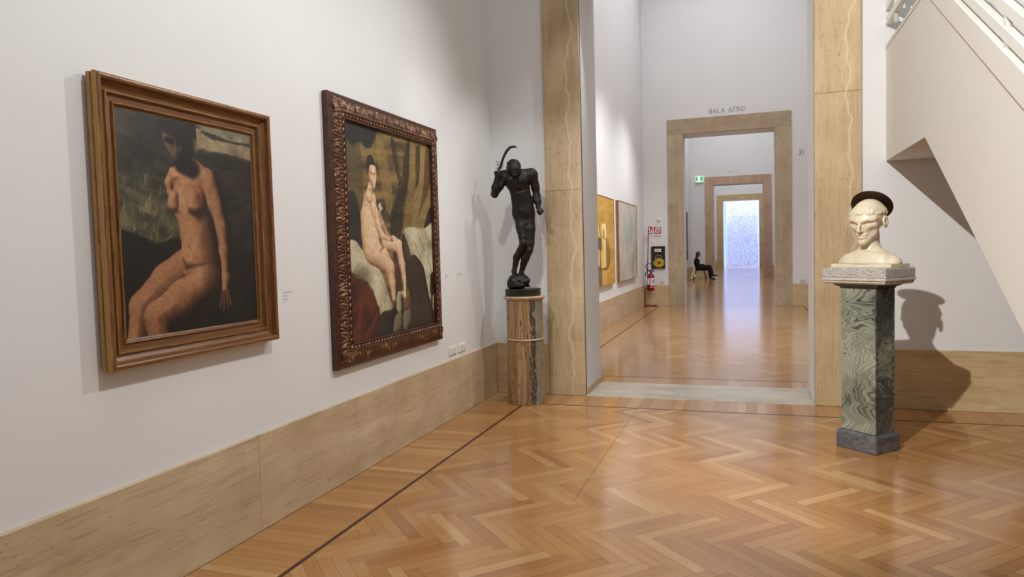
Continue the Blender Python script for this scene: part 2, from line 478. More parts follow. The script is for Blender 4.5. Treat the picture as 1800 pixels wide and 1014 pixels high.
SX, SY, SW = .462, .474, .026    # inlay distance from the walls, width
def room_floor(name, x0, x1, y0, y1, sx, sy, back=True, front=False, m=None):
    mb = MB(); uv = []
    yb = y1 - sy - SW / 2 if back else y1
    yf = y0 + sy + SW / 2 if front else y0
    herringbone(mb, uv, x0 + sx + SW / 2, x1 - sx - SW / 2, yf, yb)
    boards(mb, uv, x0, x0 + sx - SW / 2, y0, yb + (SW if back else 0), 1, .055, .085)
    boards(mb, uv, x1 - sx + SW / 2, x1, y0, yb + (SW if back else 0), 1, .055, .085)
    if back: boards(mb, uv, x0, x1, y1 - sy + SW / 2, y1, 0, .07, .16)
    if front: boards(mb, uv, x0 + sx + SW / 2, x1 - sx - SW / 2, y0, y0 + sy - SW / 2, 0, .07, .16)
    o = mb.build(name, m or M_parq, None, uv)
    struct(o)
    st = MB()
    st.box(x0 + sx - SW / 2, x0 + sx + SW / 2, y0, yb + (SW if back else 0), -.002, .0006)
    st.box(x1 - sx - SW / 2, x1 - sx + SW / 2, y0, yb + (SW if back else 0), -.002, .0006)
    if back: st.box(x0 + sx, x1 - sx, yb + .006, yb + SW - .006, -.002, .0006)
    if front: st.box(x0 + sx, x1 - sx, y0 + sy - SW / 2 + .006, y0 + sy + SW / 2 - .006, -.002, .0006)
    return o, st
trim_i = [0]
def trim(mb, m, uv=None):
    trim_i[0] += 1
    return struct(mb.build('trim_%d' % trim_i[0], m, None, uv))
_, st = room_floor('floor', 0, XR1, -9.4, 0, SX, SY)
st.box(1.6005, 1.603, -3.1, -.02, -.002, .0003)     # long joint line
trim(st, M_strip)
_, st = room_floor('floor', 0, XR2, Y1B, YF, .41, .40, True, True, M_parq2); trim(st, M_strip)
_, st = room_floor('floor', 0, XR2, YF, Y2, .41, .40, True, True, M_parq2); trim(st, M_strip)
_, st = room_floor('floor', 0, XR2, Y2, YEND, .41, .40, False, True, M_parq2); trim(st, M_strip)
mb = MB(); mb.box(-.3, XR1 + .3, -9.7, YEND + .3, -.12, -.0012)
struct(mb.build('floor', M_sub))
mb = MB(); mb.bbox(OX0, OX1, -.004, Y1B, -.01, .006, .003); trim(mb, M_thresh)

# ------------------------------------------------------------------ walls
def wall(name, *boxes):
    mb = MB()
    for b in boxes: mb.box(*b)
    return struct(mb.build(name, M_white))
wall('wall_left', (XL - .3, XL, -9.7, .02, 0, ZC))
wall('wall_right', (XR1, XR1 + .3, -9.7, .02, 0, ZC))
wall('wall_front', (XL, XR1, -9.7, -9.4, 0, ZC))
wall('wall_back', (XL - .3, OX0, .02, Y1B, 0, ZC), (OX1, XR1 + .3, .02, Y1B, 0, ZC), (OX0, OX1, .02, Y1B, ZI, ZC))
wall('wall_left', (XL - .3, XL, Y1B, YF, 0, ZC))
wall('wall_right', (XR2, XR2 + .3, Y1B, YF, 0, ZC))
def doorwall(name, y0, y1):
    return wall(name, (XL - .3, FX0, y0, y1, 0, ZC), (FX1, XR2 + .3, y0, y1, 0, ZC), (FX0, FX1, y0, y1, ZI, ZC))
doorwall('wall_back', YF + .02, YFB)
wall('wall_left', (XL - .3, XL, YFB, Y2 + .02, 0, ZC)); wall('wall_right', (XR2, XR2 + .3, YFB, Y2 + .02, 0, ZC))
doorwall('wall_back', Y2 + .02, Y2B)
wall('wall_left', (XL - .3, XL, Y2B, Y3 + .02, 0, ZC)); wall('wall_right', (XR2, XR2 + .3, Y2B, Y3 + .02, 0, ZC))
doorwall('wall_back', Y3 + .02, Y3B)
wall('wall_left', (XL - .3, XL, Y3B, YEND, 0, ZC)); wall('wall_right', (XR2, XR2 + .3, Y3B, YEND, 0, ZC))
wall('wall_back', (XL - .3, XR2 + .3, YEND, YEND + .3, 0, ZC))
for nm, b in (('ceiling', (XL - .3, XR1 + .3, -9.7, .1, ZC, ZC + .15)), ('ceiling', (XL - .3, XR2 + .3, .1, YF + .1, ZC, ZC + .15)),
              ('ceiling', (XL - .3, XR2 + .3, YF + .1, Y2 + .1, ZC, ZC + .15)), ('ceiling', (XL - .3, XR2 + .3, Y2 + .1, YEND + .3, ZC, ZC + .15))):
    wall(nm, b)

def dado_y(name, x0, x1, y0, y1, mat, step=1.55, start=0.0):
    """slabs stepped along y (left/right walls)"""
    mb = MB(); p = y0; k = 0
    while p < y1 - .01:
        q = min(p + (start if (k == 0 and start) else step), y1)
        mb.bbox(x0, x1, p + .0006, q - .0006, 0, ZD, .003); p = q; k += 1
    return struct(mb.build(name, mat))
def dado_x(name, x0, x1, y0, y1, mat, rows=((0, ZD),), step=1.4):
    mb = MB()
    for z0, z1 in rows:
        p = x0
        while p < x1 - .01:
            q = min(p + step, x1); mb.bbox(p + .0005, q - .0005, y0, y1, z0 + .0004, z1 - .0004, .0025); p = q
    return struct(mb.build(name, mat))
dado_y('baseboard_left', XL - .01, 0, -9.4, .02, M_trav_h, 1.62, .55)
dado_x('baseboard_back', 0, JX0, 0, .03, M_trav_hx)
dado_x('baseboard_back', JX1, XR1, 0, .03, M_trav_hx, ((0, .315), (.315, ZD)), 1.9)
dado_y('baseboard_left', XL - .01, 0, Y1B, YF, M_trav_h, 2.1)
dado_x('baseboard_back', 0, GX0, YF, YF + .03, M_trav_hx); dado_x('baseboard_back', GX1, XR2, YF, YF + .03, M_trav_hx)
dado_y('baseboard_right', XR2, XR2 + .02, Y1B, YF, M_trav_h, 2.1)
for a, b in ((YFB, Y2), (Y2B, Y3), (Y3B, YEND)):
    dado_y('baseboard_left', XL - .01, 0, a, b, M_trav_h, 2.1); dado_y('baseboard_right', XR2, XR2 + .02, a, b, M_trav_h, 2.1)
dado_x('baseboard_back', 0, GX0, Y2, Y2 + .03, M_trav_hx); dado_x('baseboard_back', GX1, XR2, Y2, Y2 + .03, M_trav_hx)
dado_x('baseboard_back', 0, GX0, Y3, Y3 + .03, M_trav_hx); dado_x('baseboard_back', GX1, XR2, Y3, Y3 + .03, M_trav_hx)
dado_y('baseboard_right', XR1 - .02, XR1 + .01, -9.4, 0, M_trav_h, 1.62)

def jamb(x0, x1, y0, y1, cuts, mat):
    mb = MB()
    for a, b in zip(cuts[:-1], cuts[1:]): mb.bbox(x0, x1, y0, y1, a + .0006, b - .0006, .004)
    return trim(mb, mat)
jamb(JX0, OX0, -.008, .05, (0, 2.18, ZI), M_trav_v)
jamb(OX1, JX1, -.008, .05, (0, 2.95, ZI), M_trav_vr)
mb = MB(); mb.bbox(JX0, JX1, -.008, .05, ZI, ZO, .004); trim(mb, M_trav_hx)
# small stone skirting inside the first doorway's reveals
mb = MB(); mb.bbox(OX0 - .002, OX0 + .012, .055, Y1B, .004, .075, .003); trim(mb, M_trav_warm)
mb = MB(); mb.bbox(OX1 - .012, OX1 + .002, .055, Y1B, .004, .03, .003); trim(mb, M_thresh)
for (y, mj, ml) in ((YF, M_trav_far, M_trav_farh), (Y2, M_trav_pink, M_trav_pink), (Y3, M_trav_warm, M_trav_warm)):
    jamb(GX0, FX0, y - .008, y + .05, (0, 2.62, ZI), mj)
    jamb(FX1, GX1, y - .008, y + .05, (0, 2.62, ZI), mj)
    mb = MB(); mb.bbox(GX0, GX1, y - .008, y + .05, ZI, ZO, .004); trim(mb, ml)

# ------------------------------------------------------------------ staircase at the right
XS = 3.841
SLOPE = .6; YB = -1.5; ZB = 2.29; ZT = 3.33         # break line: landing before it, flight after it
def zs(y): return (y - YB) * SLOPE if y < YB else 0.0
stair = thing('staircase', 'white staircase with landing and slanting side wall coming down right of the bust', 'staircase', (XS, -.02, 0))
def L(p): return (p[0] - XS, p[1] + .02, p[2])
def st_part(mb, name, m):
    mb.v = [L(p) for p in mb.v]; return mb.build(name, m, stair)
YE = YB - ZB / SLOPE                                  # where the soffit meets the floor
COP = 2.92                                            # underside of the coping on the landing
XW = 5.45
mb = MB(); mb.prism([(.02, ZB), (YB, ZB), (YE, 0.0), (YE - .75, 0.0), (YE - .75, ZT + (YE - .75 - YB) * SLOPE), (YB, ZT), (.02, ZT)], 0, XS, XS + .036)
st_part(mb, 'side_panel', M_stair)
mb = MB(); mb.prism([(.02, ZB), (YB, ZB), (YB, ZB + .2), (.02, ZB + .2)], 0, XS + .036, XW); st_part(mb, 'landing', M_stair)
mb = MB(); mb.prism([(YB, ZB), (YE, 0.0), (YE - .3, 0.0), (YB, ZB + .2)], 0, XS + .036, XW); st_part(mb, 'soffit', M_stair)
mb = MB(); mb.prism([(.02, ZB), (YB, ZB), (YE, 0.0), (YE - .75, 0.0), (YE - .75, ZT + (YE - .75 - YB) * SLOPE), (YB, ZT), (.02, ZT)], 0, XW, XW + .11)
st_part(mb, 'side_panel', M_stair)
nst = 14; rise = (ZB + .2) / nst; run = rise / SLOPE
for k in range(nst - 1):
    y = YB - k * run; z = ZB + .2 - (k + 1) * rise
    mb = MB(); mb.bbox(XS + .038, XW - .002, y - run, y - .002, z - .05, z, .004); st_part(mb, 'step', M_stair)
# coping band with a bevelled underside, then three rails on posts
zc0 = ZT + .0; band = .205
def slopeline(dz, w, x0, x1, name, m, cham=0.0):
    """bar that runs level along the landing and then down the flight"""
    mb = MB()
    pts = [(.02, zc0 + dz), (YB, zc0 + dz), (YE - .75, zc0 + dz + (YE - .75 - YB) * SLOPE)]
    v = []; f = []
    for y, z in pts:
        v += [(x0 + cham, y, z), (x1, y, z), (x1, y, z + w), (x0 + .004, y, z + w), (x0, y, z + w - .004), (x0, y, z + cham)]
    n = 6
    for i in range(2):
        for k in range(n): f.append((i * n + k, i * n + (k + 1) % n, (i + 1) * n + (k + 1) % n, (i + 1) * n + k))
    f += [tuple(range(n)), tuple(2 * n + k for k in range(n))]
    mb.add(v, f); return st_part(mb, name, m)
# coping only on the flight, a slim lip along the landing
mb = MB(); x0, x1 = XS - .014, XS + .037; v = []
for y in (YB, YE - .75):
    z = zc0 + (y - YB) * SLOPE
    v += [(x0 + .013, y, z - .045), (x1, y, z - .045), (x1, y, z + .145), (x0 + .004, y, z + .145), (x0, y, z + .141), (x0, y, z - .015)]
mb.add(v, [(i, (i + 1) % 6, 6 + (i + 1) % 6, 6 + i) for i in range(6)] + [tuple(range(6)), tuple(range(6, 12))]); st_part(mb, 'coping', M_stair)
mb = MB(); mb.bbox(XS - .006, XS + .038, YB, .0195, ZT - .03, ZT + .004, .003); st_part(mb, 'landing_lip', M_stair)
for k in range(4):
    slopeline(.184 + k * .129, .066, XS - .005, XS + .04, 'rail', M_rail)
for y in (-.35, -1.25, -3.14, -4.4):
    z = zc0 + zs(y)
    mb = MB(); mb.tube([(XS + .0175, y, z + .1), (XS + .0175, y, z + .66)], .019, 16); st_part(mb, 'post', M_rail)

# ------------------------------------------------------------------ signed distance modelling for sculpted bodies
class SDF:
    def __init__(s, lo, hi, vox):
        s.lo = np.array(lo, float); s.vox = vox
        s.n = np.ceil((np.array(hi) - s.lo) / vox).astype(int) + 1
        s.D = np.full(s.n, 1.0, dtype=np.float32)
    def region(s, lo, hi):
        a = np.clip(np.floor((np.array(lo) - s.lo) / s.vox).astype(int), 0, s.n)
        b = np.clip(np.ceil((np.array(hi) - s.lo) / s.vox).astype(int) + 1, 0, s.n)
        if (b <= a).any(): return None, None
        ax = [s.lo[i] + s.vox * np.arange(a[i], b[i]) for i in range(3)]
        return tuple(slice(a[i], b[i]) for i in range(3)), np.meshgrid(*ax, indexing='ij')
    def comb(s, sl, d, k, sub=False):
        D = s.D[sl]
        if sub:
            d = -d
            if k > 0:
                h = np.clip(.5 - .5 * (D - d) / k, 0, 1); s.D[sl] = D + (d - D) * h + k * h * (1 - h)
            else: s.D[sl] = np.maximum(D, d)
        else:
            if k > 0:
                h = np.clip(.5 + .5 * (D - d) / k, 0, 1); s.D[sl] = D * (1 - h) + d * h - k * h * (1 - h)
            else: s.D[sl] = np.minimum(D, d)
    def cap(s, a, b, ra, rb=None, k=.02, sub=False):
        rb = ra if rb is None else rb
        a = np.array(a, float); b = np.array(b, float); m = max(ra, rb) + k + 2 * s.vox
        sl, g = s.region(np.minimum(a, b) - m, np.maximum(a, b) + m)
        if sl is None: return s
        ba = b - a; L2 = max(ba @ ba, 1e-12)
        t = np.clip(sum((g[i] - a[i]) * ba[i] for i in range(3)) / L2, 0, 1)
        d = np.sqrt(sum((g[i] - a[i] - t * ba[i]) ** 2 for i in range(3))) - (ra + (rb - ra) * t)
        s.comb(sl, d, k, sub); return s
    def chain(s, pts, rad, k=.02):
        for i in range(len(pts) - 1): s.cap(pts[i], pts[i + 1], rad[i], rad[i + 1], k)
        return s
    def ell(s, c, r, k=.02, sub=False, rot=None):
        c = np.array(c, float); r = np.array(r, float)
        m = r.max() + k + 2 * s.vox
        sl, g = s.region(c - m, c + m)
        if sl is None: return s
        q = [g[i] - c[i] for i in range(3)]
        if rot is not None:
            Rm = np.array(rot); q = [sum(Rm[j][i] * q[j] for j in range(3)) for i in range(3)]
        k0 = np.sqrt(sum((q[i] / r[i]) ** 2 for i in range(3))); k1 = np.sqrt(sum((q[i] / r[i] ** 2) ** 2 for i in range(3)))
        d = np.where(k1 > 1e-9, k0 * (k0 - 1) / np.maximum(k1, 1e-9), -r.min())
        s.comb(sl, d, k, sub); return s
    def plane_above(s, z):
        zz = s.lo[2] + s.vox * np.arange(s.n[2]); s.D = np.maximum(s.D, (z - zz)[None, None, :].astype(np.float32)); return s
    def noise(s, amp, freq, seed=0):
        r = np.random.default_rng(seed)
        ax = [s.lo[i] + s.vox * np.arange(s.n[i]) for i in range(3)]
        X, Y, Z = np.meshgrid(*ax, indexing='ij'); tot = 0
        for q in range(7):
            kx = r.normal(size=3) * freq * (1 + q * .35); p = r.uniform(0, 6.28)
            tot = tot + np.sin(kx[0] * X + kx[1] * Y + kx[2] * Z + p)
        s.D += (amp * tot / 3).astype(np.float32); return s
    def mesh(s, relax=2):
        D = s.D; n = D.shape
        ins = D < 0
        c = np.zeros((n[0] - 1, n[1] - 1, n[2] - 1), np.int8)
        offs = [(i, j, k) for i in (0, 1) for j in (0, 1) for k in (0, 1)]
        for o in offs: c += ins[o[0]:n[0] - 1 + o[0], o[1]:n[1] - 1 + o[1], o[2]:n[2] - 1 + o[2]]
        act = (c > 0) & (c < 8); I = np.argwhere(act)
        idx = np.full(act.shape, -1, np.int64); idx[act] = np.arange(len(I))
        P = np.zeros((len(I), 3)); W = np.zeros(len(I))
        vals = {o: D[I[:, 0] + o[0], I[:, 1] + o[1], I[:, 2] + o[2]] for o in offs}
        for a in offs:
            for ax in range(3):
                if a[ax]: continue
                b = list(a); b[ax] = 1; b = tuple(b)
                va, vb = vals[a], vals[b]; m = (va < 0) != (vb < 0)
                t = np.where(m, va / np.where(m, va - vb, 1), 0)
                p = np.tile(np.array(a, float), (len(I), 1)); p[:, ax] = t
                P += p * m[:, None]; W += m
        V = s.lo + s.vox * (I + P / W[:, None])
        F = []
        for ax in range(3):
            u, w = (ax + 1) % 3, (ax + 2) % 3
            sa = [slice(None)] * 3; sb = [slice(None)] * 3
            sa[ax] = slice(0, -1); sb[ax] = slice(1, None)
            ch = ins[tuple(sa)] != ins[tuple(sb)]
            E = np.argwhere(ch)
            E = E[(E[:, u] > 0) & (E[:, w] > 0) & (E[:, u] < n[u] - 1) & (E[:, w] < n[w] - 1)]
            q = []
            for du, dw in ((-1, -1), (0, -1), (0, 0), (-1, 0)):
                e = E.copy(); e[:, u] += du; e[:, w] += dw; q.append(idx[e[:, 0], e[:, 1], e[:, 2]])
            q = np.stack(q, 1); flip = ins[E[:, 0], E[:, 1], E[:, 2]]
            q = np.where(flip[:, None], q, q[:, ::-1]); F.append(q)
        F = np.concatenate(F); F = F[(F >= 0).all(1)]
        for _ in range(relax):
            S_ = np.zeros_like(V); N_ = np.zeros(len(V))
            for k in range(4):
                a, b = F[:, k], F[:, (k + 1) % 4]
                for i in range(3):
                    S_[:, i] += np.bincount(a, V[b, i], len(V)) + np.bincount(b, V[a, i], len(V))
                N_ += np.bincount(a, minlength=len(V)) + np.bincount(b, minlength=len(V))
            V = V * .5 + .5 * S_ / np.maximum(N_, 1)[:, None]
        return V, F

# ------------------------------------------------------------------ bronze figure on the round column
CX, CY = .462, -.412
col_rot = math.atan2(.319, .948)
col = thing('column_pedestal', 'round brown veined stone column pedestal in the left corner under the bronze figure', 'pedestal', (CX, CY, 0))
mb = MB(); mb.lathe(0, 0, [(.19, 0.0), (.191, .004), (.189, .012), (.188, .64), (.188, .647)], 72); mb.build('shaft', M_col, col)
mb = MB(); mb.lathe(0, 0, [(.186, .647), (.196, .65), (.1985, .658), (.196, .666), (.186, .669)], 72); mb.build('ring', M_collip, col)
mb = MB(); mb.lathe(0, 0, [(.187, .669), (.186, .675), (.186, 1.052), (.187, 1.06)], 72); mb.build('shaft', M_col, col)
mb = MB(); mb.lathe(0, 0, [(.186, 1.06), (.197, 1.064), (.2, 1.07), (.213, 1.077), (.216, 1.086), (.213, 1.094), (.19, 1.098)], 72); mb.build('top_slab', M_collip, col)

BZ = 1.098
fig = thing('bronze_statue', 'dark bronze statue of a bowed nude man raising a curved blade, on the round column', 'statue', (CX, CY, BZ), col_rot)
mb = MB(); mb.lathe(-.012, 0, [(.178, 0.0), (.181, .004), (.181, .062), (.184, .066), (.184, .07), (.178, .072)], 72); mb.build('plinth', M_black, fig)
def A(X, Y, d=0.0):      # sketch units of the upper body -> local metres
    u, v = 850 + X * .1381, 250 + Y * .1381
    z = 2.461 - (v - 285) * .0058
    return ((u - 916.9 - (2.31 - z) * 4.56) * .0058, d, z - BZ)
def B(X, Y, d=0.0):
    return A((870 + X * .1676 - 850) / .1381, (370 + Y * .1676 - 250) / .1381, d)
k_ = .1381 * .0058
s = SDF((-.36, -.22, .05), (.26, .2, 1.42), .006)
# torso
s.ell(A(425, 500, -.045), (.125, .075, .105), .05)
s.ell(A(470, 640, -.02), (.096, .066, .13), .07)
s.ell(A(497, 770, .0), (.094, .062, .12), .07)
s.ell(A(518, 900, .01), (.1, .068, .13), .07)
s.ell(B(305, 40, .01), (.102, .07, .09), .06)
s.ell(A(345, 500, -.1), (.05, .025, .045), .03); s.ell(A(500, 500, -.1), (.052, .025, .045), .03)      # chest
s.cap(A(425, 470, -.125), A(470, 700, -.1), .006, .006, .012, True)                                      # midline
s.cap(A(300, 610, -.09), A(420, 640, -.1), .006, .006, .02, True); s.cap(A(440, 640, -.1), A(570, 610, -.09), .006, .006, .02, True)
s.cap(A(262, 425, -.03), A(600, 420, -.02), .05, .055, .04)                                             # shoulder girdle
s.ell(A(620, 430, -.02), (.055, .055, .06), .03); s.ell(A(268, 440, -.04), (.05, .05, .05), .03)
# right arm hanging
s.chain([A(630, 440, -.02), A(665, 590, -.005), A(682, 690, .0), A(696, 770, -.02), A(700, 840, -.035)], [.05, .041, .034, .031, .022], .02)
s.ell(A(668, 730, -.01), (.034, .034, .05), .02)
# left arm: shoulder down to the elbow, forearm folded up to the fist
s.chain([A(268, 450, -.04), A(205, 570, -.075), A(152, 668, -.1)], [.05, .044, .036], .02)
s.chain([A(150, 672, -.1), A(160, 590, -.13), A(182, 500, -.145), A(192, 462, -.15)], [.036, .037, .028, .024], .015)
# neck and bowed head
s.cap(A(430, 430, -.06), A(400, 370, -.1), .055, .05, .03)
s.ell(A(387, 340, -.12), (.07, .08, .072), .02)
s.ell(A(402, 395, -.15), (.05, .045, .045), .03)
s.cap(A(352, 376, -.185), A(432, 370, -.185), .012, .012, .02)                                            # brow
s.cap(A(396, 380, -.192), A(402, 412, -.196), .008, .011, .012)                                            # nose
s.ell(A(404, 448, -.178), (.024, .02, .02), .015)                                                       # chin
s.ell(A(374, 392, -.2), (.011, .007, .006), .008, True); s.ell(A(424, 388, -.2), (.011, .007, .006), .008, True)
s.cap(A(384, 432, -.2), A(416, 428, -.198), .003, .003, .005, True)
s.ell(A(468, 330, -.11), (.01, .016, .02), .01); s.ell(A(309, 350, -.11), (.01, .016, .02), .01)    # ears
r2 = np.random.default_rng(3)
for _ in range(80):                                                                                      # short curls
    a, b = r2.uniform(0, 2 * PI), r2.uniform(.05, 1.15)
    c = A(387, 340, -.12); s.ell((c[0] + .068 * math.sin(b) * math.cos(a), c[1] + .078 * math.sin(b) * math.sin(a), c[2] + .07 * math.cos(b)), (.011, .011, .008), .005)
# legs
hl, kl, al = B(270, 60, .005), B(302, 355, -.055), B(206, 640, .02)
hr, kr, ar = B(358, 70, .01), B(362, 428, -.03), B(284, 655, .045)
s.chain([hl, B(283, 180, -.02), B(296, 290, -.05), kl, B(270, 420, -.02), B(234, 490, .02), B(218, 570, .02), al], [.06, .058, .042, .036, .034, .036, .026, .026], .014)
s.chain([hr, B(366, 200, -.01), B(370, 350, -.03), kr, B(326, 500, -.0), B(307, 560, .03), B(292, 620, .045), ar], [.064, .06, .046, .037, .042, .034, .026, .024], .014)
s.ell(B(305, 345, -.09), (.026, .018, .03), .02); s.ell(B(366, 422, -.06), (.026, .018, .03), .02)
s.ell(B(322, 135, -.052), (.016, .018, .024), .015)
s.cap(al, B(206, 690, -.06), .026, .02, .015); s.cap(ar, B(312, 705, -.03), .025, .02, .015)               # feet
# fists: palm, four fingers of unequal length, thumb
def fist(c, ax, up, out, sc):
    c, ax, up, out = [np.array(q, float) for q in (c, ax, up, out)]
    s.ell(c, (.028 * sc, .026 * sc, .03 * sc), .01)
    for i, ln in enumerate((.9, 1.0, .95, .78)):
        o = c + up * (.022 - .0148 * i) * sc
        p = [o + ax * .02 * sc - out * .006 * sc, o + ax * .022 * sc + out * .024 * sc * ln, o - ax * .004 * sc + out * .036 * sc * ln, o - ax * .02 * sc + out * .02 * sc]
        s.chain(p, [.0088 * sc, .0086 * sc, .008 * sc, .0072 * sc], .003)
    s.chain([c - ax * .02 * sc - up * .004, c - ax * .026 * sc + out * .02 * sc + up * .012 * sc, c - ax * .008 * sc + out * .042 * sc + up * .017 * sc], [.011 * sc, .01 * sc, .0085 * sc], .004)
hf = np.array(A(193, 430, -.155)); fist(hf, (1, 0, 0), (.15, 0, .99), (0, -1, 0), 1.15)
hf2 = np.array(A(722, 893, -.04)); fist(hf2, (.6, 0, .8), (.8, 0, -.6), (0, -1, 0), 1.05)
s.cap(A(700, 840, -.035), hf2, .021, .024, .01)
s.noise(.0012, 60, 5)
V, F = s.mesh(1)
np_mesh('body', V, F, M_bronze, fig)
s = SDF((-.24, -.18, .05), (.14, .16, .34), .006)
for X, Y, d, r in ((215, 740, -.01, (.075, .09, .07)), (265, 725, .01, (.085, .1, .062)), (310, 740, -.03, (.055, .07, .045)), (190, 775, -.02, (.055, .075, .05)), (250, 785, -.03, (.085, .085, .04)), (338, 742, -.06, (.03, .04, .035))):
    s.ell(B(X, Y, d), r, .025)
s.cap(B(300, 770, -.06), B(372, 797, -.05), .022, .008, .02)
s.noise(.004, 48, 8); s.plane_above(.071)
V, F = s.mesh(1); np_mesh('rock', V, F, M_bronze, fig)
mb = MB()
blade = [A(205, 372, -.155), A(222, 345, -.155), A(232, 318, -.155), A(250, 262, -.155), A(272, 205, -.155), A(302, 150, -.155), A(340, 110, -.155), A(380, 97, -.155), A(412, 102, -.155), A(428, 113, -.155)]
fine = []
for i in range(len(blade) - 1):
    p0 = Vector(blade[max(i - 1, 0)]); p1 = Vector(blade[i]); p2 = Vector(blade[i + 1]); p3 = Vector(blade[min(i + 2, len(blade) - 1)])
    for j in range(5):
        t = j / 5
        fine.append(.5 * ((2 * p1) + (p2 - p0) * t + (2 * p0 - 5 * p1 + 4 * p2 - p3) * t * t + (3 * p1 - p0 - 3 * p2 + p3) * t ** 3))
fine.append(Vector(blade[-1]))
wid = np.interp(np.linspace(0, 1, len(fine)), [0, .15, .3, .6, .85, 1], [.012, .014, .0115, .0145, .011, .002])
v = []; f = []
for i, p in enumerate(fine):
    t = (fine[min(i + 1, len(fine) - 1)] - fine[max(i - 1, 0)]).normalized(); nrm = Vector((t.z, 0, -t.x)); w = wid[i]
    v += [tuple(p + nrm * w), tuple(p + Vector((0, -.0045, 0))), tuple(p - nrm * w), tuple(p + Vector((0, .0045, 0)))]
for i in range(len(fine) - 1):
    for k in range(4): f.append((i * 4 + k, i * 4 + (k + 1) % 4, i * 4 + 4 + (k + 1) % 4, i * 4 + 4 + k))
f += [(0, 1, 2, 3), tuple(len(v) - 4 + k for k in range(4))]
mb.add(v, f)
mb.tube([A(183, 492, -.158), A(193, 430, -.16), A(207, 370, -.156)], [.012, .012, .013], 10)
mb.build('blade', M_bronze, fig)

# ------------------------------------------------------------------ marble bust with halo on the square pedestal
PX, PY, TH = 3.483, -1.431, .754
ped = thing('square_pedestal', 'tall square pedestal of green banded marble with a grey slab top, under the pale bust', 'pedestal', (PX, PY, 0), -TH)
def rb(mb, hx, hy, z0, z1, b=.004, ox=0, oy=0): return mb.bbox(ox - hx, ox + hx, oy - hy, oy + hy, z0, z1, b)
def frus(mb, h0, h1, z0, z1):
    v = [(sx * h[0], sy * h[1], z) for h, z in ((h0, z0), (h1, z1)) for sx, sy in ((-1, -1), (1, -1), (1, 1), (-1, 1))]
    return mb.add(v, [(3, 2, 1, 0), (4, 5, 6, 7)] + [(i, (i + 1) % 4, 4 + (i + 1) % 4, 4 + i) for i in range(4)])
mb = MB(); rb(mb, .1645, .1415, 0, .118, .004); frus(mb, (.162, .139), (.15, .121), .118, .138); mb.build('base', M_base, ped)
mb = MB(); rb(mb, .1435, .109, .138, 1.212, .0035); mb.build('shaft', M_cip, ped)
mb = MB(); frus(mb, (.147, .113), (.15, .116), 1.212, 1.222); frus(mb, (.15, .116), (.182, .146), 1.222, 1.238); rb(mb, .182, .146, 1.238, 1.246, .002); mb.build('neck', M_dark_neck, ped)
mb = MB(); frus(mb, (.238, .154), (.25, .166), 1.246, 1.256); rb(mb, .252, .168, 1.256, 1.272, .002); rb(mb, .262, .178, 1.272, 1.292, .003); mb.build('slab_moulding', M_slab_l, ped)
mb = MB(); rb(mb, .259, .1745, 1.292, 1.362, .006); rb(mb, .252, .168, 1.362, 1.366, .002); mb.build('slab', M_slab, ped)

HB = 1.366
bust = thing('marble_bust', 'ivory marble bust of a gaunt man with dark halo on the green pedestal', 'sculpture', (PX, PY, HB), -TH)
mb = MB(); rb(mb, .245, .11, 0, .027, .002, .0, .02); mb.build('plinth', M_bust, bust)
# shoulders and head in one continuous surface; local x = viewer right, y = back
s = SDF((-.27, -.2, .0), (.27, .22, .56), .0036)
s.ell((0, .02, .02), (.235, .1, .085), .03)
s.cap((-.03, .03, .11), (-.19, .02, .03), .055, .05, .04); s.cap((.03, .03, .11), (.19, .02, .03), .055, .05, .04)
s.ell((-.07, -.045, .035), (.1, .04, .05), .05); s.ell((.07, -.045, .035), (.1, .04, .05), .05)
s.cap((-.025, -.062, .1), (-.15, -.03, .078), .008, .006, .05); s.cap((.025, -.062, .1), (.15, -.03, .078), .008, .006, .05)   # collar bones
hyaw = -.154; hp = .1                        # head turned back towards the doorway, chin tucked
Hc = np.array((.006, -.005, .33))
cz, sz = math.cos(-hyaw), math.sin(-hyaw); cp, sp_ = math.cos(hp), math.sin(hp)
Rz = np.array([[cz, -sz, 0], [sz, cz, 0], [0, 0, 1]]); Rx = np.array([[1, 0, 0], [0, cp, -sp_], [0, sp_, cp]])
RH = Rz @ Rx
def h(x, y, z): return Hc + RH @ np.array((x, y, z))
s.cap((.0, .03, .1), h(0, .035, -.08), .066, .058, .04)
s.cap((.0, .0, .09), h(-.035, .0, -.07), .03, .022, .03); s.cap((.0, .0, .09), h(.035, .0, -.07), .03, .022, .03)
s.ell(h(0, .025, .055), (.113, .135, .12), .02, rot=RH)
s.ell(h(0, -.04, .035), (.102, .085, .08), .03, rot=RH)
s.ell(h(0, -.045, -.03), (.08, .072, .085), .035, rot=RH)
s.cap(h(-.042, -.03, -.065), h(-.006, -.085, -.128), .04, .024, .03); s.cap(h(.042, -.03, -.065), h(.006, -.085, -.128), .04, .024, .03)
s.ell(h(0, -.102, -.134), (.027, .024, .022), .02, rot=RH)
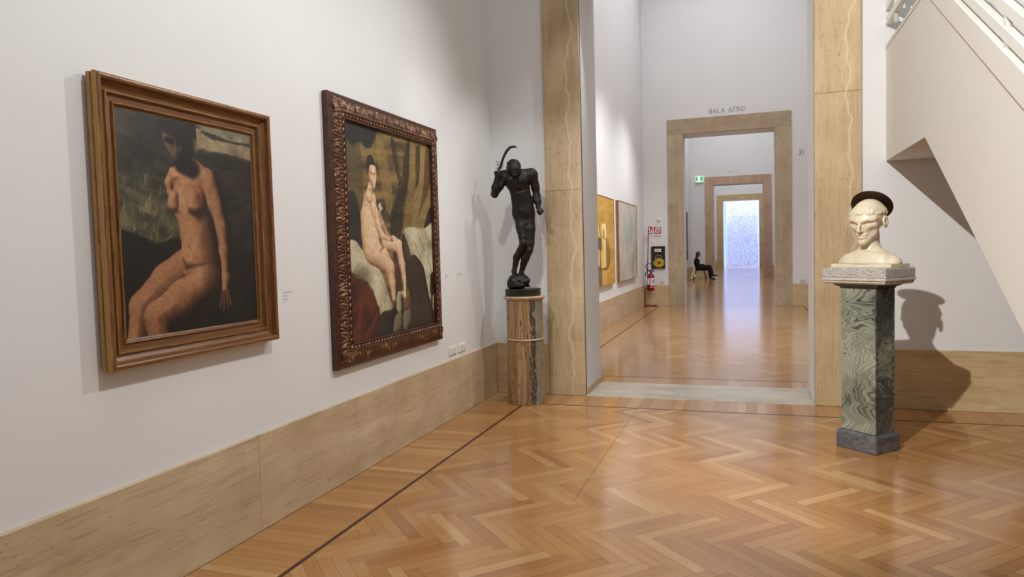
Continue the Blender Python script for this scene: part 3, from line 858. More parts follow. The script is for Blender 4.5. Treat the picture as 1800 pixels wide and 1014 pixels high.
for q in (-1, 1):
    s.ell(h(.064 * q, -.074, -.026), (.03, .03, .017), .035, rot=RH)                     # cheek bone
    s.cap(h(.086 * q, -.092, -.055), h(.048 * q, -.118, -.105), .022, .012, .035, True)  # hollow cheek
    s.cap(h(.02 * q, -.115, .022), h(.084 * q, -.08, .034), .013, .013, .03)             # brow edge
    s.cap(h(.021 * q, -.126, -.003), h(.05 * q, -.112, .009), .0115, .0155, .003, True)  # arched recess of the eye
    s.cap(h(.05 * q, -.112, .009), h(.09 * q, -.084, .009), .0155, .009, .003, True)
    s.cap(h(.03 * q, -.099, -.011), h(.068 * q, -.08, -.006), .0085, .007, .003)         # heavy lids
    s.cap(h(.026 * q, -.109, .0), h(.074 * q, -.086, .005), .005, .004, .002, True)
    s.ell(h(.012 * q, -.13, -.052), (.0105, .012, .008), .006, rot=RH)
    s.cap(h(.02 * q, -.136, -.06), h(.046 * q, -.115, -.096), .0045, .004, .012, True)    # smile fold
    s.ell(h(.116 * q, .024, .0), (.013, .034, .044), .008, rot=RH)
    s.ell(h(.129 * q, .016, .004), (.010, .02, .028), .005, True, rot=RH)
    s.ell(h(.121 * q, .0, -.012), (.006, .008, .01), .005, rot=RH)
s.cap(h(0, -.118, .026), h(0, -.148, -.044), .008, .0105, .012)                           # nose
s.ell(h(0, -.146, -.051), (.0105, .011, .009), .006, rot=RH)
s.cap(h(-.036, -.098, -.077), h(0, -.114, -.084), .0045, .0065, .012); s.cap(h(.036, -.098, -.077), h(0, -.114, -.084), .0045, .0065, .012)
s.cap(h(-.026, -.099, -.097), h(0, -.112, -.1015), .0055, .0075, .012); s.cap(h(.026, -.099, -.097), h(0, -.112, -.1015), .0055, .0075, .012)
s.cap(h(-.043, -.1, -.083), h(0, -.1215, -.0925), .0032, .0044, .002, True); s.cap(h(.043, -.1, -.083), h(0, -.1215, -.0925), .0032, .0044, .002, True)
s.ell(h(0, -.117, -.116), (.02, .008, .005), .008, True, rot=RH)
def skin(a_, z_):                                                                        # outermost radius of the skull at an angle and height
    for rr_ in np.arange(.17, .06, -.0015):
        q = h(rr_ * math.sin(a_), .025 - rr_ * math.cos(a_), z_); ii = np.round((q - s.lo) / s.vox).astype(int)
        if (ii >= 0).all() and (ii < s.n).all() and s.D[ii[0], ii[1], ii[2]] < 0: return rr_
    return .1
r3 = np.random.default_rng(5); locks = []
for a in np.linspace(-2.1, 2.1, 42):                                                      # fringe of short locks
    for row, zt in enumerate((.086, .101, .115)):
        zz = zt + r3.uniform(-.005, .005) - .006 * abs(a); aa = a + r3.uniform(-.04, .04) + .05 * row; sl = r3.uniform(-.13, .13)
        rad = (.0088, .0072, .0058)[row] * r3.uniform(.85, 1.15)
        pt = []
        for z_, a_, e in ((zz + .01, aa + sl, .0015), (zz - .009, aa - sl, -.001)):
            rr_ = skin(a_, z_) - e - .0005; pt.append(h(rr_ * math.sin(a_), .025 - rr_ * math.cos(a_), z_))
        locks.append((pt, rad))
for pt, rad in locks: s.cap(pt[0], pt[1], rad * .75, rad, .003)
s.plane_above(.0265)
V, F = s.mesh(1)
np_mesh('head_and_shoulders', V, F, M_bust, bust)
# halo: a shallow disc standing off the back of the head, its underside to the room
halo_c = h(-.02, .112, .122)
cam_dir = Vector((-.142, -.99, .05)); camR = Vector((.948, .319, -.0265)); camU = Vector((.008, .059, .998))
nw = (cam_dir * .56 - (camR * .27 + camU * .93) * .83).normalized()
nl = Matrix.Rotation(TH, 3, 'Z') @ nw
qh = Vector((0, 0, -1)).rotation_difference(nl)
mb = MB(); mb.lathe(0, 0, [(.004, .01), (.09, .011), (.139, .006), (.145, .002), (.145, -.004), (.139, -.006), (.09, .001), (.004, .0)], 72)
hv = [qh @ Vector(p) + Vector(halo_c) for p in mb.v]; mb.v = [tuple(p) for p in hv]
ho_ = mb.build('halo', M_halo, bust)
mb = MB(); mb.tube([h(0, .1, .1), halo_c], .012, 12); mb.build('halo_pin', M_halo, ho_)

# ------------------------------------------------------------------ painted canvases
class Canvas:
    def __init__(s, W, H, nx, ny, seed):
        s.W, s.H, s.nx, s.ny = W, H, nx, ny
        x = (np.arange(nx) + .5) / nx * W; y = (np.arange(ny) + .5) / ny * H
        s.off = (0.0, 0.0); s.X, s.Y = np.meshgrid(x, y); s.C = np.zeros((ny, nx, 3)); s.r = np.random.default_rng(seed)
    def p(s, u, v): return np.array(((u + s.off[0]) * s.W, (v + s.off[1]) * s.H))
    def fbm(s, fx, fy, ang=0, oct=4):
        """value noise; fx, fy cells per metre, turned by ang"""
        ca, sa = math.cos(ang), math.sin(ang)
        U = s.X * ca + s.Y * sa; Vv = -s.X * sa + s.Y * ca
        tot = np.zeros_like(U); amp = 1.0; nrm = 0
        for o in range(oct):
            T = s.r.random((97, 97)); a = U * fx * 2 ** o + 31.7; b = Vv * fy * 2 ** o + 57.3
            ia, ib = np.floor(a).astype(int), np.floor(b).astype(int); fa, fb = a - ia, b - ib
            fa = fa * fa * (3 - 2 * fa); fb = fb * fb * (3 - 2 * fb)
            g = lambda i, j: T[(ia + i) % 97, (ib + j) % 97]
            tot += amp * ((g(0, 0) * (1 - fa) + g(1, 0) * fa) * (1 - fb) + (g(0, 1) * (1 - fa) + g(1, 1) * fa) * fb)
            nrm += amp; amp *= .55
        return tot / nrm
    def poly(s, pts, n=6):
        """signed distance to a smooth closed outline through pts (u, v)"""
        P = np.array([s.p(*q) for q in pts]); m = len(P); Q = []
        if n > 1:
            for i in range(m):
                p0, p1, p2, p3 = P[i - 1], P[i], P[(i + 1) % m], P[(i + 2) % m]
                for j in range(n):
                    t = j / n
                    Q.append(.5 * ((2 * p1) + (p2 - p0) * t + (2 * p0 - 5 * p1 + 4 * p2 - p3) * t * t + (3 * p1 - p0 - 3 * p2 + p3) * t ** 3))
        else: Q = list(P)
        d = np.full(s.X.shape, 1e9); ins = np.zeros(s.X.shape, bool)
        for i in range(len(Q)):
            a, b = Q[i], Q[(i + 1) % len(Q)]; e = b - a
            wx, wy = s.X - a[0], s.Y - a[1]
            t = np.clip((wx * e[0] + wy * e[1]) / max(e @ e, 1e-12), 0, 1)
            d = np.minimum(d, (wx - e[0] * t) ** 2 + (wy - e[1] * t) ** 2)
            c = ((a[1] <= s.Y) != (b[1] <= s.Y))
            if abs(e[1]) > 1e-12: ins ^= c & (s.X < a[0] + (s.Y - a[1]) / e[1] * e[0])
        return np.where(ins, -np.sqrt(d), np.sqrt(d))
    def limb(s, pts, k=.015, D=None):
        """smooth union of tapered capsules; pts = (u, v, radius in metres)"""
        D = np.full(s.X.shape, 1.0) if D is None else D
        for (u0, v0, r0), (u1, v1, r1) in zip(pts[:-1], pts[1:]):
            a, b = s.p(u0, v0), s.p(u1, v1); e = b - a
            wx, wy = s.X - a[0], s.Y - a[1]; t = np.clip((wx * e[0] + wy * e[1]) / max(e @ e, 1e-12), 0, 1)
            d = np.hypot(wx - e[0] * t, wy - e[1] * t) - (r0 + (r1 - r0) * t)
            h_ = np.clip(.5 + .5 * (D - d) / k, 0, 1); D = D * (1 - h_) + d * h_ - k * h_ * (1 - h_)
        return D
    def over(s, mask, rgb):
        rgb = np.array(rgb, float)
        s.C = s.C * (1 - mask[..., None]) + rgb * mask[..., None]
    def soft(s, d, e=.004): return np.clip(.5 - d / (1.3 * e), 0, 1)
    def ragged(s):
        if not hasattr(s, '_rag'): s._rag = (s.fbm(34, 14, 1.5, 3) - .5) * .022
        return s._rag
    def fill(s, d, a, b=None, tex=None, e=.004):
        a = np.array(a, float); d = d + s.ragged()
        if b is None: s.over(s.soft(d, e), a)
        else:
            t = np.clip((tex - .5) * 2.2 + .5, 0, 1)[..., None]
            s.over(s.soft(d, e), a * (1 - t) + np.array(b, float) * t)
    def form(s, d, R, ramp, ldir=(-.6, -.5, .62), tex=None, e=.004, amt=.09):
        """paint a rounded form: tone follows the swelling of the shape"""
        q = np.clip(-d / R, 0, 1); hgt = np.sqrt(np.clip(1 - (1 - q) ** 2, 0, 1)) * R
        gy, gx = np.gradient(hgt, s.H / s.ny, s.W / s.nx)
        for _ in range(2):
            gx = (gx + np.roll(gx, 1, 0) + np.roll(gx, -1, 0) + np.roll(gx, 1, 1) + np.roll(gx, -1, 1)) / 5
            gy = (gy + np.roll(gy, 1, 0) + np.roll(gy, -1, 0) + np.roll(gy, 1, 1) + np.roll(gy, -1, 1)) / 5
        n = np.stack([-gx, -gy, np.ones_like(gx)], -1); n /= np.linalg.norm(n, axis=-1, keepdims=True)
        l = np.array(ldir); l = l / np.linalg.norm(l)
        t = np.clip((n @ l) * .62 + .36, 0, 1)
        if tex is not None: t = np.clip(t + (tex - .5) * amt * 2, 0, 1)
        xs = np.linspace(0, 1, len(ramp)); r_ = np.array(ramp, float)
        s.over(s.soft(d + s.ragged() * .25, e), np.stack([np.interp(t, xs, r_[:, i]) for i in range(3)], -1))
    def dash(s, u, v, ang, ln, w, rgb, a=.8):
        c = s.p(u, v); d = np.array((math.cos(ang), math.sin(ang))) * ln / 2
        D = s.limb([((c - d)[0] / s.W - s.off[0], (c - d)[1] / s.H - s.off[1], w), ((c + d)[0] / s.W - s.off[0], (c + d)[1] / s.H - s.off[1], w * .5)], .001)
        s.over(s.soft(D, .004) * a, rgb)
    def mesh(s, name, m, parent, fn):
        """fn(u, v) -> position; one vertex per painted point"""
        u = np.linspace(0, 1, s.nx); v = np.linspace(0, 1, s.ny); U, Vv = np.meshgrid(u, v)
        P = fn(U.ravel(), Vv.ravel())
        i = np.arange(s.nx * s.ny).reshape(s.ny, s.nx)
        F = np.stack([i[1:, :-1], i[1:, 1:], i[:-1, 1:], i[:-1, :-1]], -1).reshape(-1, 4)
        c = np.clip(s.C, 0, 255) / 255; c = np.where(c <= .04045, c / 12.92, ((c + .055) / 1.055) ** 2.4).reshape(-1, 3)
        return np_mesh(name, P, F, m, parent, False, np.concatenate([c, np.ones((len(c), 1))], 1))
def paint_mat(name, rough=.4, bump=.15):
    t = NT(name); a = t.n('ShaderNodeAttribute', attribute_name='paint'); t.l(a.outputs['Color'], t.b.inputs['Base Color'])
    t.set(Roughness=rough); t.bump(t.noise(t.coord((40, 40, 40)), 2.0, 4, .6), bump, .003); return t.m
M_paint = paint_mat('oil_paint', .38); M_paint2 = paint_mat('oil_paint_matt', .55)

# --- canvas of the plain gilt frame: dark room, seated figure
c1 = Canvas(.883, 1.05, 330, 390, 21)
bg = c1.fbm(9, 9, .5); st_ = c1.fbm(40, 7, 1.9)
g = np.clip(1 - np.hypot((c1.X / c1.W - .2) / .42, (c1.Y / c1.H - .46) / .24), 0, 1)[..., None]
dk = np.array((46, 44, 37)); lt = np.array((78, 75, 60)); br = np.array((150, 138, 98))
t_ = np.clip((bg * .6 + st_ * .4 - .5) * 2.4 + .5, 0, 1)[..., None]
c1.C = (dk * (1 - t_) + lt * t_) * (1 - g * .75 * t_) + br * g * .75 * t_
for _ in range(170):
    u, v = c1.r.normal(.2, .13), c1.r.normal(.47, .1)
    c1.dash(u, v, c1.r.normal(1.9, .35), c1.r.uniform(.02, .07), c1.r.uniform(.002, .005), np.array((150, 138, 100)) * c1.r.uniform(.55, 1.1), c1.r.uniform(.2, .6))
n1 = c1.fbm(14, 14, .2); n2 = c1.fbm(30, 8, 1.4)
c1.fill(c1.poly([(.50, .14), (1.05, .14), (1.05, 1.05), (.5, 1.05)], 1), (34, 29, 25), (58, 50, 43), n2, .02)
c1.fill(c1.poly([(.52, .02), (.8, .03), (1.03, .03), (1.03, .135), (.78, .115), (.54, .12)], 2), (120, 106, 80), (166, 146, 110), n1, .01)
c1.fill(c1.poly([(.56, -.03), (1.03, -.03), (1.03, .03), (.85, .04), (.6, .025)], 2), (112, 108, 90), (150, 144, 118), n1, .008)
c1.fill(c1.poly([(.60, .03), (.82, .045), (1.03, .048), (1.03, .062), (.8, .066), (.62, .045)], 2), (42, 40, 36), (64, 60, 52), n1, .006)
c1.fill(c1.poly([(-.05, .57), (.1, .545), (.24, .58), (.36, .555), (.55, .6), (1.05, .66), (1.05, 1.05), (-.05, 1.05)], 4), (20, 17, 15), (36, 30, 26), n1, .012)
for _ in range(60):
    c1.dash(c1.r.uniform(.7, 1), c1.r.uniform(.17, .33), c1.r.uniform(0, 3), c1.r.uniform(.006, .02), .0015, (104, 98, 88), .35)
flesh = [(40, 22, 14), (84, 50, 31), (132, 84, 54), (164, 112, 76), (188, 140, 100)]
tx = c1.fbm(26, 20, .7); ld = (-.55, -.5, .66)
# far arm in shadow, near thigh, torso
c1.form(c1.limb([(.36, .25, .026), (.325, .3, .022), (.33, .34, .018)]), .03, flesh, ld, tx)
c1.form(c1.limb([(.47, .66, .085), (.27, .75, .075), (.1, .86, .06), (.06, 1.02, .05)], .03), .09, [(38, 22, 15), (78, 48, 32), (120, 78, 52), (150, 102, 70), (170, 122, 86)], ld, tx)
D = c1.limb([(.372, .268, .034), (.48, .25, .07), (.605, .262, .055)], .04); D = c1.limb([(.48, .26, .085), (.5, .3, .115), (.48, .4, .11)], .04, D); D = c1.limb([(.48, .4, .105), (.52, .53, .105), (.53, .66, .12), (.55, .71, .12)], .04, D)
c1.form(D, .13, flesh, ld, tx)
c1.form(c1.limb([(.355, .36, .03), (.35, .4, .036)], .02), .04, flesh, ld, tx, .01); c1.form(c1.limb([(.5, .36, .045), (.505, .4, .05)], .02), .06, flesh, ld, tx, .022)
c1.over(c1.soft(c1.limb([(.475, .425, .012), (.54, .445, .024), (.59, .4, .014), (.59, .34, .006)], .01), .022) * .8, (44, 27, 19))
c1.over(c1.soft(c1.limb([(.325, .425, .008), (.38, .435, .008)], .01), .012) * .6, (56, 33, 22))
c1.over(c1.soft(c1.limb([(.575, .36, .006), (.6, .45, .01), (.655, .55, .012), (.66, .68, .02)], .01), .025) * .6, (46, 28, 19))
c1.form(c1.limb([(.585, .765, .085), (.38, .845, .088), (.2, .92, .072), (.2, 1.02, .06)], .03), .1, [(34, 20, 14), (74, 46, 31), (124, 81, 54), (156, 106, 72), (176, 126, 90)], (-.3, -.75, .55), tx)
c1.over(c1.soft(c1.limb([(.4, .655, .003), (.425, .695, .012), (.5, .69, .004), (.62, .675, .003)], .01), .016) * .65, (34, 21, 15))
c1.over(c1.soft(c1.limb([(.63, .48, .03), (.655, .62, .045), (.665, .76, .06)], .03), .1) * .75, (44, 28, 20))
c1.over(c1.soft(c1.limb([(.5, .93, .05), (.66, .86, .05)], .03), .09) * .6, (36, 24, 18))
c1.over(c1.soft(c1.limb([(.445, .592, .004), (.45, .6, .004)], .003), .006) * .6, (70, 42, 26))
c1.form(c1.limb([(.62, .26, .055), (.665, .38, .045), (.71, .5, .036), (.725, .62, .032), (.73, .76, .024), (.72, .83, .024)], .03), .05, [(36, 21, 14), (76, 46, 30), (124, 80, 52), (156, 108, 74), (176, 128, 92)], (-.5, -.5, .7), tx)
for du in (-.022, -.006, .01, .024): c1.form(c1.limb([(.722 + du, .83, .01), (.72 + du * 1.7, .885, .007), (.716 + du * 2.2, .93 - abs(du), .005)], .004), .01, [(30, 18, 12), (80, 50, 34), (110, 74, 50)], ld, tx)
c1.over(c1.soft(c1.limb([(.69, .24, .012), (.745, .36, .016), (.78, .52, .014), (.785, .72, .02)], .01), .03) * .75, (22, 19, 17))
# head in deep shade with dark hair
c1.over(c1.soft(c1.limb([(.43, .2, .05), (.5, .22, .05)], .02), .02) * .9, (30, 26, 23))
c1.form(c1.poly([(.275, .02), (.3, -.05), (.42, -.07), (.53, -.02), (.545, .06), (.535, .12), (.5, .17), (.47, .225), (.4, .215), (.33, .16), (.29, .1)]), .1, [(20, 18, 16), (30, 27, 24), (44, 39, 34)], ld, n1)
# lit cheek and ear, the rest of the face lost in shade
c1.form(c1.poly([(.295, .06), (.33, .05), (.4, .07), (.43, .12), (.415, .17), (.385, .195), (.34, .165), (.305, .115)]), .06, [(34, 28, 23), (70, 58, 45), (116, 98, 74)], (-.75, -.1, .55), n1, .012)
c1.over(c1.soft(c1.limb([(.3, .05, .016), (.42, .075, .02)], .01), .02) * .85, (32, 28, 24))
c1.over(c1.soft(c1.limb([(.328, .1, .012), (.36, .108, .014)], .01), .01) * .9, (18, 15, 13))
c1.over(c1.soft(c1.limb([(.41, .105, .016), (.45, .115, .016)], .01), .018) * .9, (22, 19, 17))
c1.over(c1.soft(c1.limb([(.39, .105, .004), (.382, .15, .009)], .006), .01) * .6, (112, 94, 72))
c1.over(c1.soft(c1.limb([(.365, .185, .004), (.4, .182, .005)], .004), .007) * .7, (84, 50, 42))
c1.over(c1.soft(c1.limb([(.45, .14, .02), (.43, .2, .02)], .01), .024) * .8, (26, 23, 21))
c1.over(c1.soft(c1.limb([(.415, .145, .006), (.425, .125, .008)], .006), .014) * .7, (104, 90, 68))
c1.over(c1.soft(c1.limb([(.528, .08, .01), (.535, .13, .013)], .01), .012) * .7, (112, 100, 72))
c1.over(c1.soft(c1.limb([(.415, .215, .03), (.5, .225, .034)], .02), .02) * .9, (24, 22, 20))
c1.C *= (.78 + .2 * c1.fbm(60, 60, .3, 2))[..., None]; c1.C = c1.C * .9 + c1.C.mean(-1, keepdims=True) * .1; c1.C = np.clip((c1.C - 40) * 1.2 + 33, 8, 255)

# --- canvas of the carved frame: pale seated figure before ochre draperies
c2 = Canvas(1.34, 1.58, 400, 470, 33); c2.off = (.028, .008)
n1 = c2.fbm(6, 6, .3); n2 = c2.fbm(16, 3, 1.5); n3 = c2.fbm(22, 22, .1)
c2.C[:] = (92, 76, 46)
c2.fill(c2.poly([(-.1, -.1), (1.1, -.1), (1.1, 1.1), (-.1, 1.1)], 1), (72, 58, 36), (142, 116, 68), n2)
for q, a, b in (
    ([(-.05, -.05), (.3, -.05), (.28, .06), (.2, .1), (.14, .07), (.08, .1), (-.05, .09)], (30, 29, 25), (44, 42, 36)),
    ([(-.05, .09), (.06, .1), (.13, .09), (.16, .24), (.12, .44), (.02, .5), (-.05, .5)], (74, 62, 38), (100, 84, 52)),
    ([(.02, .3), (.1, .36), (.12, .56), (.02, .58), (-.05, .4)], (30, 29, 26), (48, 44, 36)),
    ([(.3, .04), (.38, .05), (.45, .2), (.47, .33), (.42, .4), (.35, .26)], (118, 96, 54), (146, 120, 70)),
    ([(.47, .02), (.52, .03), (.56, .16), (.6, .25), (.565, .27), (.5, .13)], (48, 40, 26), (66, 55, 35)),
    ([(.58, .22), (.66, .02), (.71, .02), (.68, .2), (.6, .36), (.56, .5), (.46, .56), (.43, .44), (.5, .32)], (40, 34, 25), (64, 53, 36)),
    ([(.71, .02), (.78, .02), (.76, .18), (.7, .36), (.62, .54), (.55, .55), (.62, .36), (.68, .2)], (112, 90, 48), (142, 116, 66)),
    ([(.79, .02), (.84, .03), (.82, .18), (.77, .24), (.77, .12)], (50, 41, 26), (72, 58, 35)),
    ([(.85, .02), (.93, .0), (.88, .22), (.76, .42), (.68, .5), (.72, .3), (.82, .2)], (126, 102, 58), (152, 126, 76)),
    ([(.93, .0), (1.05, .0), (1.05, .2), (.95, .3), (.8, .48), (.74, .47), (.86, .26)], (76, 60, 35), (102, 82, 48)),
    ([(1.03, .12), (1.05, .34), (.9, .4), (.8, .52), (.68, .53), (.76, .42), (.92, .28)], (116, 98, 58), (142, 122, 78)),
    ([(.93, .36), (1.05, .33), (1.05, .56), (.86, .5)], (34, 30, 26), (50, 44, 36))):
    c2.fill(c2.poly(q, 4), a, b, n2, .01)
for _ in range(60):
    c2.dash(c2.r.uniform(.35, 1), c2.r.uniform(.04, .46), c2.r.normal(1.85, .2), c2.r.uniform(.05, .2), c2.r.uniform(.003, .008), np.array((150, 124, 72)) * c2.r.uniform(.4, 1.05), .25)
cream = [(74, 66, 48), (126, 116, 88), (176, 166, 134), (206, 198, 168)]
c2.form(c2.poly([(.6, .47), (.72, .455), (.86, .46), (1.04, .44), (1.04, .84), (.92, .88), (.8, .7), (.66, .6)]), .14, cream, (-.5, -.6, .6), n1, .008, .5)
for a, b in (((.78, .5), (.86, .58)), ((.86, .47), (.95, .56)), ((.72, .53), (.8, .62)), ((.9, .62), (.97, .74))): c2.over(c2.soft(c2.limb([(a[0], a[1], .006), (b[0], b[1], .008)], .01), .012) * .5, (104, 95, 72))
c2.fill(c2.poly([(.93, .72), (1.03, .74), (1.03, .98), (.94, .9)]), (30, 28, 26), (48, 44, 38), n1, .008)
c2.form(c2.limb([(.965, .84, .016), (.955, .92, .01)], .01), .02, cream, tex=n3)
c2.form(c2.poly([(.0, .54), (.06, .53), (.12, .57), (.2, .6), (.3, .67), (.38, .78), (.43, .88), (.38, 1.0), (.28, .98), (.2, .78), (.1, .7), (.0, .68)]), .13, cream, (-.3, -.7, .6), n1, .008, .4)
c2.fill(c2.poly([(-.03, .68), (.06, .7), (.16, .72), (.24, .8), (.29, .92), (.22, 1.05), (-.03, 1.05)]), (48, 21, 15), (100, 48, 27), n1, .01)
c2.over(c2.soft(c2.limb([(.02, .84, .02), (.1, .8, .03), (.06, .92, .02)], .03), .02) * .7, (112, 52, 28))
c2.over(c2.soft(c2.limb([(.1, 1.0, .012), (.2, .93, .015), (.27, .86, .012)], .02), .012) * .7, (118, 60, 42))
c2.fill(c2.poly([(.24, .97), (.3, .88), (.42, .87), (.5, .82), (.6, .86), (.62, 1.05), (.2, 1.05)]), (34, 29, 25), (62, 54, 44), n1, .012)
for q in ([(.45, .91), (.53, .9), (.52, .97), (.43, .99)], [(.55, .9), (.63, .885), (.645, .95), (.56, .99)], [(.55, 1.0), (.6, .985), (.6, 1.04), (.53, 1.05)]): c2.form(c2.poly(q), .05, [(62, 56, 42), (100, 92, 70), (124, 114, 88)], tex=n3)
c2.over(c2.soft(c2.limb([(.49, .6, .05), (.5, .74, .05), (.48, .86, .04)], .03), .02), (72, 46, 37))
c2.over(c2.soft(c2.limb([(.46, .68, .03), (.45, .82, .025)], .03), .03) * .7, (98, 86, 66))
pale = [(92, 60, 40), (146, 106, 76), (194, 154, 116), (216, 180, 142), (228, 198, 164)]; ld2 = (.1, -.55, .8)
# far leg, far forearm
c2.form(c2.limb([(.36, .545, .05), (.46, .54, .058), (.53, .56, .056), (.55, .64, .042), (.575, .72, .03), (.58, .775, .021)], .02), .06, pale, ld2, n3)
c2.form(c2.limb([(.575, .775, .02), (.58, .805, .018)], .01), .02, pale, ld2, n3)
c2.over(c2.soft(c2.limb([(.36, .6, .01), (.44, .63, .02), (.5, .66, .02)], .02), .02) * .7, (112, 70, 52))
# torso seen from the side
D = c2.limb([(.22, .34, .085), (.2, .42, .1), (.205, .5, .105)], .05); D = c2.limb([(.205, .5, .105), (.22, .56, .12)], .05, D)
c2.form(D, .13, pale, (.2, -.35, .9), n3)
c2.form(c2.limb([(.23, .58, .105), (.34, .62, .085), (.41, .665, .065), (.43, .74, .042), (.445, .82, .03)], .03), .1, pale, (-.1, -.7, .7), n3)
c2.over(c2.soft(c2.limb([(.31, .5, .01), (.34, .56, .012), (.3, .585, .006)], .01), .014) * .55, (124, 82, 58))
c2.form(c2.limb([(.275, .4, .03), (.305, .44, .028)], .02), .04, pale, ld2, n3, .01)
c2.form(c2.limb([(.31, .4, .03), (.345, .45, .026), (.4, .5, .02), (.45, .525, .016)], .02), .03, [(104, 68, 54), (156, 112, 90), (190, 148, 124)], ld2, n3)
c2.form(c2.limb([(.225, .33, .03), (.262, .385, .04), (.292, .45, .036), (.33, .5, .027), (.41, .52, .02)], .03), .045, pale, (.2, -.4, .9), n3, .012)
c2.over(c2.soft(c2.limb([(.265, .37, .004), (.275, .44, .004), (.32, .505, .005)], .006), .01) * .5, (140, 98, 72))
for u, v, r in ((.315, .36, .012), (.325, .35, .011), (.335, .368, .013), (.32, .375, .01), (.345, .44, .012)): c2.form(c2.limb([(u, v, r), (u + .004, v + .006, r)], .004), .015, [(140, 132, 108), (186, 178, 154), (214, 206, 184)], tex=n3)
# neck, face, dark hair drawn up
c2.form(c2.limb([(.225, .27, .03), (.215, .32, .05)], .03), .05, pale, ld2, n3)
c2.form(c2.poly([(.205, .17), (.25, .155), (.29, .18), (.295, .225), (.278, .27), (.258, .285), (.23, .26), (.21, .22)]), .07, pale, (.3, -.4, .8), n3)
c2.form(c2.poly([(.2, .212), (.193, .165), (.205, .135), (.235, .122), (.265, .132), (.284, .168), (.256, .168), (.228, .175), (.216, .21)]), .05, [(24, 20, 18), (40, 34, 29), (54, 46, 39)], tex=n3)
c2.over(c2.soft(c2.limb([(.212, .2, .012), (.225, .26, .01)], .01), .016) * .4, (150, 104, 78))
c2.over(c2.soft(c2.limb([(.235, .203, .006), (.248, .209, .005)], .004), .012) * .55, (120, 80, 58)); c2.over(c2.soft(c2.limb([(.266, .21, .005), (.28, .208, .005)], .004), .012) * .5, (128, 86, 62))
for a, b, w, cc, al, ee in (((.233, .207), (.247, .212), .003, (50, 32, 24), .8, .006), ((.266, .213), (.279, .211), .003, (50, 32, 24), .8, .006), ((.258, .212), (.262, .238), .004, (206, 160, 128), .5, .008), ((.25, .241), (.266, .243), .003, (140, 92, 70), .7, .006), ((.249, .259), (.268, .259), .0042, (158, 74, 60), .8, .006), ((.25, .274), (.268, .277), .006, (170, 124, 98), .5, .01)):
    c2.over(c2.soft(c2.limb([(a[0], a[1], w), (b[0], b[1], w)], .003), ee) * al, cc)
c2.over(c2.soft(c2.limb([(.222, .285, .008), (.25, .3, .012)], .01), .014) * .45, (134, 90, 66))
# dark garment hanging at the right of the figure
gar = [(22, 16, 13), (42, 32, 26), (58, 46, 37)]
c2.form(c2.poly([(.60, .66), (.66, .61), (.717, .6), (.764, .62), (.836, .67), (.872, .754), (.905, .84), (.955, .92), (.93, 1.02), (.66, 1.02), (.655, .9), (.645, .82), (.61, .74)]), .1, gar, (-.5, -.5, .7), n1, .006, .35)
c2.form(c2.poly([(.562, .52), (.58, .488), (.61, .51), (.66, .58), (.668, .63), (.63, .645), (.59, .63), (.568, .58)]), .05, [(24, 18, 15), (48, 38, 30), (74, 60, 48)], (.5, -.5, .7), n1, .006, .35)
for i in range(22):
    u = .68 + .011 * i; c2.dash(u, .88 + c2.r.uniform(-.03, .04), 1.5 - (u - .78) * 1.6 + c2.r.normal(0, .05), c2.r.uniform(.12, .28), .0028, (104, 90, 72), .5)
for du in (.615, .63, .645): c2.dash(du, .575, 1.35, .12, .003, (104, 88, 68), .5)
c2.form(c2.poly([(.48, .81), (.5, .785), (.55, .79), (.575, .805), (.53, .815), (.535, .87), (.51, .9), (.475, .87)]), .03, [(80, 74, 58), (136, 128, 102), (182, 174, 146)], tex=n3)
c2.form(c2.poly([(.56, .82), (.63, .81), (.64, .87), (.57, .885)]), .04, [(54, 36, 26), (96, 68, 50), (120, 90, 66)], tex=n3)
c2.form(c2.limb([(.56, .8, .022), (.58, .815, .018)], .01), .02, pale, ld2, n3)
c2.C *= (.9 + .2 * c2.fbm(50, 50, .3, 2))[..., None]

# ------------------------------------------------------------------ frames on the left wall
def moulding(mb, y0, y1, z0, z1, prof, tilt=0.0):
    """mitred frame: prof = (inset from outer edge, x); y0..z1 outer rectangle; grain runs along each member"""
    v = []; n = len(prof); acc = [0.0]
    for (d0, x0), (d1, x1) in zip(prof[:-1], prof[1:]): acc.append(acc[-1] + math.hypot(d1 - d0, x1 - x0))
    for k in range(4):
        for d, x in prof:
            y = (y0 + d, y1 - d, y1 - d, y0 + d)[k]; z = (z0 + d, z0 + d, z1 - d, z1 - d)[k]
            v.append((x, y, z))
    f = []; uv = []
    for k in range(4):
        k2 = (k + 1) % 4; ax = 1 if k in (0, 2) else 2
        for i in range(n - 1):
            q = (k * n + i, k2 * n + i, k2 * n + i + 1, k * n + i + 1); f.append(q)
            uv += [(v[a][ax] + 7 * k, acc[i + (c > 1)]) for c, a in enumerate(q)]
    mb.add(v, f); mb.muv = uv
    return mb
F1 = (-4.966, -3.83, 1.083, 2.364)
WX = XL
p1 = thing('framed_painting', 'dark seated nude painting in a plain moulded gilt-brown frame, nearest on left wall', 'painting', (WX, (F1[0] + F1[1]) / 2, F1[2]))
def loc1(mb): 
    o = p1.location; mb.v = [(a - o[0], b - o[1], c - o[2]) for a, b, c in mb.v]; return mb
